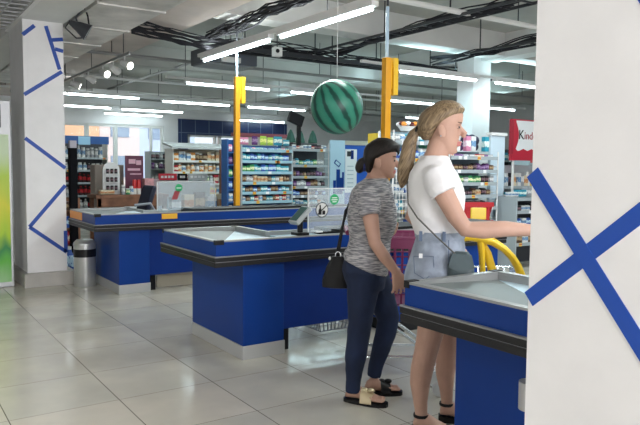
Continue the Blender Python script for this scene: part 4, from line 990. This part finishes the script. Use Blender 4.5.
# arms
b.tube([P(-.03,-.13,1.245),P(-.028,-.175,1.19),P(-.012,-.195,1.08),P(.010,-.205,.96),P(.065,-.20,.88),P(.135,-.19,.79)], [(.045,.045),(.050,.05),(.044,.044),(.036,.038),(.035,.036),(.024,.028)], SKIN, 16)
hand(b, P(.135,-.19,.79), (.22,.05,-1), (.9,.35,.2), -.38, m=SKIN)
b.tube([P(-.02,.13,1.245),P(-.01,.18,1.19),P(.01,.20,1.08),P(.02,.20,.98),P(.08,.17,.98),P(.105,.13,1.0)], [(.045,.045),(.046,.046),(.042,.042),(.036,.038),(.032,.034),(.024,.028)], SKIN, 16)
hand(b, P(.105,.13,1.0), (.35,-.9,.1), (.5,0,.9), .5, m=SKIN)
# legs
b.tube([P(-.05,-.07,.76),P(-.06,-.08,.60),P(-.075,-.085,.40),P(-.09,-.09,.25),P(-.11,-.095,.06)], [.075,.07,.048,.045,.032], SKIN, 16)
b.tube([P(-.02,.08,.76),P(.04,.08,.62),P(.11,.075,.45),P(.06,.07,.28),P(.015,.07,.09)], [.075,.068,.048,.044,.032], SKIN, 16)
HA, TA = (-.147,-.055), (.088,-.135); HB, TB = (-.035,.065), (.185,.09)
foot(b, HA, TA, SKIN, .024); foot(b, HB, TB, SKIN, .024)
body = remeshed(b, 'body', .0045, br_, 2, [SKIN, LIP, EYE, BROW])
lz = lambda z: CH-(CH-z)*K
paint(body, [(1, lambda c: c.x > .108*K and lz(1.352) < c.z < lz(1.371) and abs(c.y) < .022), (2, lambda c: c.x > .112*K and lz(1.423) < c.z < lz(1.434) and .02 < abs(c.y) < .042),
             (3, lambda c: c.x > .105*K and lz(1.447) < c.z < lz(1.455) and .016 < abs(c.y) < .052)])
DHAIR = hair_mat('dark_brown_hair', (.004,.003,.003), (.016,.011,.009))
h = MB()
h.stack(ST([(1.355,-.045,-.012,.040),(1.385,-.056,.0,.056),(1.42,-.062,.016,.076),(1.45,-.065,.060,.084),(1.475,-.064,.125,.087),(1.495,-.06,.153,.085),(1.52,-.047,.155,.078),(1.545,-.015,.122,.060),(1.563,.02,.08,.028)]), DHAIR, 28, 2.0)
h.tube([P(.132,-.035,1.50),P(.144,-.035,1.475),P(.140,-.03,1.455)], [.012,.010,.004], DHAIR, 8); h.tube([P(.128,.0,1.51),P(.146,.0,1.485),P(.146,.0,1.468)], [.016,.012,.005], DHAIR, 8)
h.ell(P(-.078,0,1.398),(.032,.034,.048), DHAIR, M=Matrix.Rotation(.3,3,'Y')); h.ell(P(-.05,0,1.41),(.03,.03,.03), DHAIR)
remeshed(h, 'hair', .005, br_, 6, disp=.003, dscale=.05)
mb = MB(); cc_ = Vector(P(-.052,0,1.402))
mb.tube([cc_+Vector((.006*math.sin(a)+.012*0, .03*math.cos(a), .034*math.sin(a))) for a in [2*PI*k/18 for k in range(18)]], .008, mat('navy_scrunchie', (.03,.04,.16), .8), 8, close=True); mb.build('hair_tie', br_, smooth=True)
s = MB(); KN_ = stripe_knit_mat()
s.stack(ST([(.79,-.175,.092,.185,0,-.40),(.84,-.172,.100,.183,0,-.25),(.90,-.152,.106,.172),(.95,-.140,.110,.162),(1.01,-.146,.128,.166),(1.07,-.156,.145,.175),(1.13,-.154,.142,.183),(1.19,-.147,.128,.188),(1.25,-.132,.112,.178),(1.29,-.10,.10,.135),(1.315,-.06,.09,.085),(1.325,-.045,.082,.072)]), KN_, 32, 2.2)
s.tube([P(-.03,-.12,1.24),P(-.028,-.178,1.20),P(-.024,-.20,1.135),P(-.020,-.207,1.115)], [(.066,.06),(.064,.06),(.060,.058),(.060,.058)], KN_, 20)
s.tube([P(-.02,.12,1.24),P(-.012,.18,1.20),P(-.005,.20,1.135),P(-.003,.205,1.115)], [(.066,.06),(.062,.058),(.058,.055),(.058,.055)], KN_, 20)
remeshed(s, 'striped_top', .008, br_, 4, disp=.012, dscale=.10)
j = MB()
j.stack(ST([(.66,-.145,.075,.155),(.72,-.170,.085,.17),(.775,-.184,.088,.178),(.83,-.172,.088,.168),(.90,-.140,.09,.152)]), JEANS, 28, 2.2)
j.tube([P(-.05,-.078,.74),P(-.062,-.085,.58),P(-.070,-.088,.46),P(-.078,-.09,.38),P(-.094,-.09,.25),P(-.104,-.092,.12),P(-.106,-.093,.045)], [(.105,.09),(.083,.08),(.069,.067),(.067,.064),(.062,.06),(.045,.045),(.043,.044)], JEANS, 20)
j.tube([P(-.01,.078,.74),P(.045,.08,.62),P(.105,.076,.46),P(.092,.074,.38),P(.062,.072,.27),P(.028,.07,.16),P(.018,.07,.09)], [(.105,.09),(.088,.08),(.070,.066),(.064,.062),(.056,.055),(.045,.044),(.041,.042)], JEANS, 20)
remeshed(j, 'jeans', .008, br_, 3, disp=.010, dscale=.07)
def slide(parent, heel, toe, strap_m, name):
    hh, t = Vector((*heel,0)), Vector((*toe,0)); d = (t-hh).normalized(); L = (t-hh).length; sd = Vector((-d.y,d.x,0))
    R = []
    for z in (0, .022):
        ring = []
        for k in range(24):
            a = 2*PI*k/24; f = .5+.55*math.cos(a); wd = .05*abs(math.sin(a))**.6*(1 if math.cos(a) > 0 else .85)
            ring.append(hh+d*L*f+sd*math.copysign(wd, math.sin(a))+Vector((0,0,z)))
        R.append(ring)
    so = MB().rings(R, LEATH).build(name, parent, smooth=False)
    R = []
    for f in (.42, .55, .70):
        ring = []
        hgt = {.42:.078,.55:.062,.70:.048}[f]
        pts = [(.052*math.cos(a), .018+hgt*math.sin(a)) for a in [PI*k/12 for k in range(13)]]
        inn = [(x*.9, z-.005) for x, z in reversed(pts)]
        R.append([hh+d*L*f+sd*x+Vector((0,0,z)) for x, z in pts+inn])
    MB().rings(R, strap_m).build('strap', so, smooth=True)
    c = hh+d*L*.55; kn = MB()
    for q_ in (-1,1): kn.ell(c+d*.02*q_+Vector((0,0,.082)), (.024,.02,.014), strap_m, 10, 8)
    kn.build('knot', so, smooth=True)
slide(br_, HA, TA, GOLD, 'sandal'); slide(br_, HB, TB, LEATH, 'sandal')

# black handbag carried on her shoulder
hb = thing('handbag', 'black leather shoulder bag hanging behind the dark haired shopper', 'handbag', (2.436,3.01,0), AX-.075)
m_ = MB(); z = lz
m_.stack([(z(.64),-.285*K,-.12*K,.04),(z(.645),-.31*K,-.115*K,.055),(z(.69),-.31*K,-.115*K,.055),(z(.77),-.285*K,-.14*K,.045),(z(.835),-.25*K,-.165*K,.022)], LEATH, 24, 3.0)
for q in range(len(m_.v)): x, y, zz = m_.v[q]; m_.v[q] = (x, y+.10, zz)
m_.build('bag_body', hb, smooth=True)
MB().tube([P(-.225,.095,.83),P(-.19,.11,1.02),P(-.15,.125,1.16),P(-.09,.135,1.27),P(-.01,.135,1.31),P(.02,.115,1.29),P(-.06,.105,1.26),P(-.17,.09,1.12),P(-.212,.10,.83)], [(.007,.005)]*9, LEATH, 8).build('strap', hb, smooth=True)
mb = MB(); c0 = Vector(P(-.212,.088,.845)); mb.tube([c0+Vector((.016*math.cos(a),0,.02*math.sin(a))) for a in [2*PI*k/14 for k in range(14)]], .004, STEEL, 6, close=True); mb.build('ring', hb, smooth=True); MB().ell(P(-.262,.07,.825),(.008,.006,.012), PAPER).build('charm', hb, smooth=True)

# ---------- blonde shopper
K = .976
lz = lambda z: CH-(CH-z)*K
bl_ = thing('person', 'blonde person with long ponytail, white tee and denim shorts at the near counter', 'person', (2.420,2.500,0), AX-.163)
b = MB()
b.stack(ST([(.80,-.10,.11,.15),(.90,-.10,.13,.155),(.98,-.085,.14,.14),(1.06,-.08,.145,.13),(1.14,-.10,.14,.135),(1.23,-.115,.145,.15),(1.31,-.11,.13,.16),(1.37,-.10,.10,.15),(1.42,-.06,.08,.09),(1.45,-.045,.07,.06)]), SKIN2)
b.tube([P(.0,0,1.40),P(.02,0,1.47),P(.045,0,1.55)], [(.066,.060),(.058,.054),(.062,.058)], SKIN2, 18)
b.stack(ST([(1.462,.072,.112,.016),(1.475,.045,.122,.032),(1.50,.01,.124,.049),(1.53,-.015,.129,.060),(1.565,-.035,.137,.068),(1.60,-.048,.137,.074),(1.635,-.054,.151,.078),(1.67,-.045,.153,.075),(1.70,-.02,.140,.065),(1.72,.02,.11,.04)]), SKIN2, 28, 2.0)
b.tube([P(.130,0,1.61),P(.152,0,1.58),P(.168,0,1.564)], [(.011,.011),(.014,.014),(.013,.017)], SKIN2, 10); b.ell(P(.157,0,1.557),(.013,.018,.010), SKIN2)
b.ell(P(.134,0,1.524),(.014,.022,.007), SKIN2); b.ell(P(.131,0,1.510),(.014,.020,.008), SKIN2); b.ell(P(.109,0,1.478),(.017,.020,.014), SKIN2)
for s_ in (-1,1):
    b.ell(P(.040,s_*.092,1.578),(.021,.011,.036), SKIN2, M=Matrix.Rotation(-.25,3,'Y')); b.ell(P(.124,s_*.036,1.62),(.02,.022,.010), SKIN2)
    b.ell(P(.126,s_*.034,1.60),(.012,.014,.010), SKIN2)
b.tube([P(.0,-.13,1.35),P(.015,-.18,1.325),P(.060,-.205,1.25),P(.118,-.21,1.145),P(.166,-.205,1.082),P(.25,-.20,1.078),P(.36,-.19,1.086),P(.505,-.17,1.080)], [(.05,.05),(.056,.054),(.052,.05),(.045,.045),(.041,.043),(.044,.043),(.040,.039),(.027,.031)], SKIN2, 18)
hand(b, P(.505,-.17,1.080), (1,.05,-.08), (.1,1,.15), .35, m=SKIN2)
b.tube([P(.0,.13,1.35),P(-.03,.185,1.31),P(-.08,.21,1.2),P(-.115,.22,1.11),P(-.02,.25,1.02),P(.10,.27,.96)], [(.05,.05),(.052,.05),(.045,.045),(.04,.042),(.036,.037),(.026,.029)], SKIN2, 16)
hand(b, P(.10,.27,.96), (1,.1,-.4), (.2,-1,.1), .7, m=SKIN2)
b.tube([P(.02,-.085,.90),P(.015,-.088,.70),P(.008,-.088,.54),P(-.012,-.09,.44),P(-.022,-.09,.39),P(-.036,-.092,.32),P(-.046,-.094,.24),P(-.042,-.096,.14),P(-.036,-.098,.075),P(-.036,-.098,.05)], [(.09,.085),(.085,.08),(.071,.068),(.062,.058),(.060,.057),(.060,.056),(.053,.05),(.037,.036),(.032,.031),(.036,.032)], SKIN2, 20)
b.tube([P(.05,.085,.90),P(.07,.088,.70),P(.095,.088,.54),P(.10,.09,.44),P(.10,.09,.39),P(.095,.092,.32),P(.092,.094,.24),P(.10,.096,.14),P(.105,.098,.075),P(.105,.098,.05)], [(.09,.085),(.085,.08),(.071,.068),(.062,.058),(.058,.055),(.058,.054),(.052,.05),(.036,.036),(.031,.031),(.036,.032)], SKIN2, 20)
HA, TA = (-.075,-.09), (.165,-.125); HB, TB = (.065,.095), (.305,.10)
foot(b, HA, TA, SKIN2, .015, pitch=.022); foot(b, HB, TB, SKIN2, .015, pitch=.022)
body = remeshed(b, 'body', .0045, bl_, 2, [SKIN2, LIP, EYE, BROW])
paint(body, [(1, lambda c: c.x > .122*K and lz(1.504) < c.z < lz(1.527) and abs(c.y) < .022), (2, lambda c: c.x > .116*K and lz(1.594) < c.z < lz(1.606) and .02 < abs(c.y) < .046),
             (3, lambda c: c.x > .110*K and lz(1.620) < c.z < lz(1.628) and .016 < abs(c.y) < .055)])
BH = hair_mat('blonde_hair', (.10,.066,.036), (.30,.215,.125))
h = MB()
h.stack(ST([(1.535,-.058,-.020,.045),(1.56,-.076,.012,.066),(1.59,-.086,.036,.083),(1.62,-.090,.068,.090),(1.65,-.085,.115,.091),(1.675,-.073,.152,.087),(1.70,-.048,.162,.078),(1.724,-.01,.140,.060),(1.745,.03,.10,.026)]), BH, 28, 2.0)
h.tube([P(-.06,0,1.595),P(-.085,0,1.59),P(-.105,-.005,1.57),P(-.125,-.01,1.52),P(-.135,-.01,1.45),P(-.150,-.012,1.37),P(-.158,-.012,1.32),P(-.166,-.012,1.275)], [(.024,.024),(.020,.022),(.027,.028),(.036,.032),(.042,.035),(.041,.034),(.032,.028),(.006,.008)], BH, 18)
h.tube([P(-.15,-.02,1.40),P(-.158,-.03,1.34),P(-.182,-.03,1.30)], [(.02,.015),(.016,.012),(.003,.003)], BH, 10)
remeshed(h, 'hair', .005, bl_, 9)
mb = MB(); cc_ = Vector(P(-.092,0,1.588)); mb.tube([cc_+Vector((.008*math.sin(a), .024*math.cos(a), .024*math.sin(a))) for a in [2*PI*k/18 for k in range(18)]], .007, BLACK, 8, close=True); mb.build('hair_tie', bl_, smooth=True)
MB().ell(P(.036,-.101,1.553),(.004,.003,.004), STEEL, 8, 6).build('earring', bl_)
s = MB()
s.stack(ST([(1.025,-.088,.172,.155,0,.02),(1.07,-.104,.172,.155),(1.136,-.128,.166,.162),(1.19,-.134,.170,.168),(1.235,-.136,.174,.176),(1.31,-.134,.156,.188),(1.36,-.126,.128,.182),(1.40,-.105,.105,.142),(1.43,-.078,.09,.095),(1.452,-.060,.08,.074)]), TEE, 32, 2.2)
s.tube([P(-.01,-.11,1.350),P(.012,-.172,1.340),P(.040,-.20,1.285),P(.055,-.207,1.258)], [(.066,.058),(.068,.062),(.070,.064),(.072,.066)], TEE, 20)
s.tube([P(.0,.11,1.345),P(-.025,.178,1.325),P(-.055,.205,1.26),P(-.065,.21,1.235)], [(.07,.065),(.068,.062),(.064,.06),(.064,.06)], TEE, 20)
remeshed(s, 'white_tee', .008, bl_, 3, disp=.014, dscale=.09)
j = MB()
j.stack(ST([(.76,-.142,.155,.18),(.80,-.142,.165,.185),(.84,-.136,.178,.184),(.90,-.118,.18,.175),(.96,-.100,.178,.163),(1.00,-.085,.172,.156),(1.045,-.082,.168,.152)]), SHORT, 32, 2.3)
j.tube([P(.00,-.088,.80),P(.005,-.092,.70),P(.006,-.092,.64)], [(.13,.09),(.115,.092),(.112,.092)], SHORT, 22); j.tube([P(.04,.088,.80),P(.06,.092,.70),P(.065,.092,.64)], [(.12,.09),(.110,.092),(.107,.092)], SHORT, 22)
sh = remeshed(j, 'denim_shorts', .008, bl_, 3, disp=.010, dscale=.06)
mb = MB(); mb.stack(ST([(1.018,-.090,.178,.161),(1.052,-.088,.175,.158)]), SHORT, 32, 2.3).build('waistband', sh, smooth=True)
mb = MB()
for a in (-.055,.06): MB().box((a-.008,-.168,lz(1.01)),(a+.008,-.160,lz(1.062)), SEAM).build('belt_loop', sh)
mb = MB(); yq = -.185
pk = [(-.09,.93),(.01,.935),(.015,.85),(-.03,.815),(-.085,.845)]
mb.tube([P(x, yq+.012*(abs(x+.035)/.05)**2, z_) for x, z_ in pk], .0022, SEAM, 5, close=True); mb.tube([P(.085,-.172,1.02),P(.088,-.184,.93),P(.09,-.19,.84),P(.09,-.192,.78)], .003, SEAM, 5)
mb.build('pocket_stitching', sh)
MB().box((-.062,-.1885,lz(.925)),(-.044,-.184,lz(.948)), PAPER).build('white_tag', sh)
def sandal(parent, heel, toe, ax, ay):
    hh, t = Vector((*heel,0)), Vector((*toe,0)); d = (t-hh).normalized(); L = (t-hh).length; sd = Vector((-d.y,d.x,0)); R = []
    for f, w_, zt in ((-.03,.022,.036),(.1,.034,.034),(.4,.033,.026),(.7,.046,.014),(.9,.042,.012),(1.03,.015,.012)):
        c = hh+d*L*f; R.append([c-sd*w_, c+sd*w_, c+sd*w_+Vector((0,0,zt)), c-sd*w_+Vector((0,0,zt))])
    so = MB().rings(R, LEATH).build('sandal', parent)
    mb = MB(); mb.tube([Vector((ax+.038*math.cos(a), ay+.036*math.sin(a), .098)) for a in [2*PI*k/18 for k in range(18)]], [(.004,.009)]*18, LEATH, 6, close=True); mb.build('ankle_strap', so, smooth=True)
    c = hh+d*L*.75; mb = MB(); mb.tube([c-sd*.048+Vector((0,0,.012)), c-sd*.03+Vector((0,0,.052)), c+sd*.03+Vector((0,0,.052)), c+sd*.048+Vector((0,0,.012))], [(.012,.003)]*4, LEATH, 6); mb.build('toe_strap', so, smooth=True)
sandal(bl_, HA, TA, -.036, -.098); sandal(bl_, HB, TB, .101, .098)
# crossbody bag
gb2 = thing('crossbody_bag', 'small grey green crossbody bag on the blonde shopper\'s hip', 'bag', (2.420,2.500,0), AX-.163)
m_ = MB(); m_.stack([(lz(.80),.085,.205,.035),(lz(.805),.08,.215,.042),(lz(.88),.08,.21,.045),(lz(.93),.095,.195,.034),(lz(.95),.115,.18,.015)], GBAG, 24, 3)
for q in range(len(m_.v)): x, y, zz = m_.v[q]; m_.v[q] = (x, y-.168, zz+.012)
m_.build('bag_body', gb2, smooth=True)
m_ = MB().add([(.10,-.208,lz(.955)),(.195,-.208,lz(.95)),(.21,-.215,lz(.885)),(.145,-.219,lz(.86)),(.083,-.214,lz(.885)),(.10,-.204,lz(.955)),(.195,-.204,lz(.95)),(.21,-.211,lz(.885)),(.145,-.214,lz(.86)),(.083,-.210,lz(.885))],
    [(0,1,2,3,4),(9,8,7,6,5),(0,5,6,1),(1,6,7,2),(2,7,8,3),(3,8,9,4),(4,9,5,0)], GBAG).build('flap', gb2)
MB().tube([P(-.02,.08,1.455),P(-.085,.03,1.40),P(-.135,-.05,1.30),P(-.125,-.12,1.20),P(-.075,-.165,1.13),P(.02,-.178,1.04),P(.12,-.185,.95)], [(.003,.005)]*7, mat('strap_grey', (.12,.12,.11), .5), 6).build('strap', gb2, smooth=True)

# ------------------------------------------------------------------ world, sun, exposure
W = bpy.data.worlds.new('world'); SC.world = W; W.use_nodes = True
bg = W.node_tree.nodes['Background']; bg.inputs[0].default_value = (.80, .90, 1.0, 1); bg.inputs[1].default_value = 1.0
sun = bpy.data.lights.new('sun', 'SUN'); sun.energy = 2.2; sun.angle = .02; so = bpy.data.objects.new('sun', sun); COL.objects.link(so); so.rotation_euler = (math.radians(50), 0, math.radians(20))
# fill light added behind the camera to brighten the pillars; no glazing there
area('front_fill', (1.6, -4.7, 2.0), 4.2, 2.8, 330, (.98,.97,1.0), math.radians(90))
for x, y in ((7,2.5),(11,5),(6.5,5.5)): area('lamp_and_fill', (x, y, 2.95), 1.8, .1, PW*1.2, (.80,.95,1))  # area lights alone, no lamp bodies at these spots
vs_ = SC.view_settings; vs_.view_transform = 'Standard'; vs_.look = 'None'; vs_.exposure = .55; vs_.gamma = 1; vs_.use_curve_mapping = False
SC.cycles.use_denoising = True
SC.cycles.max_bounces = 6
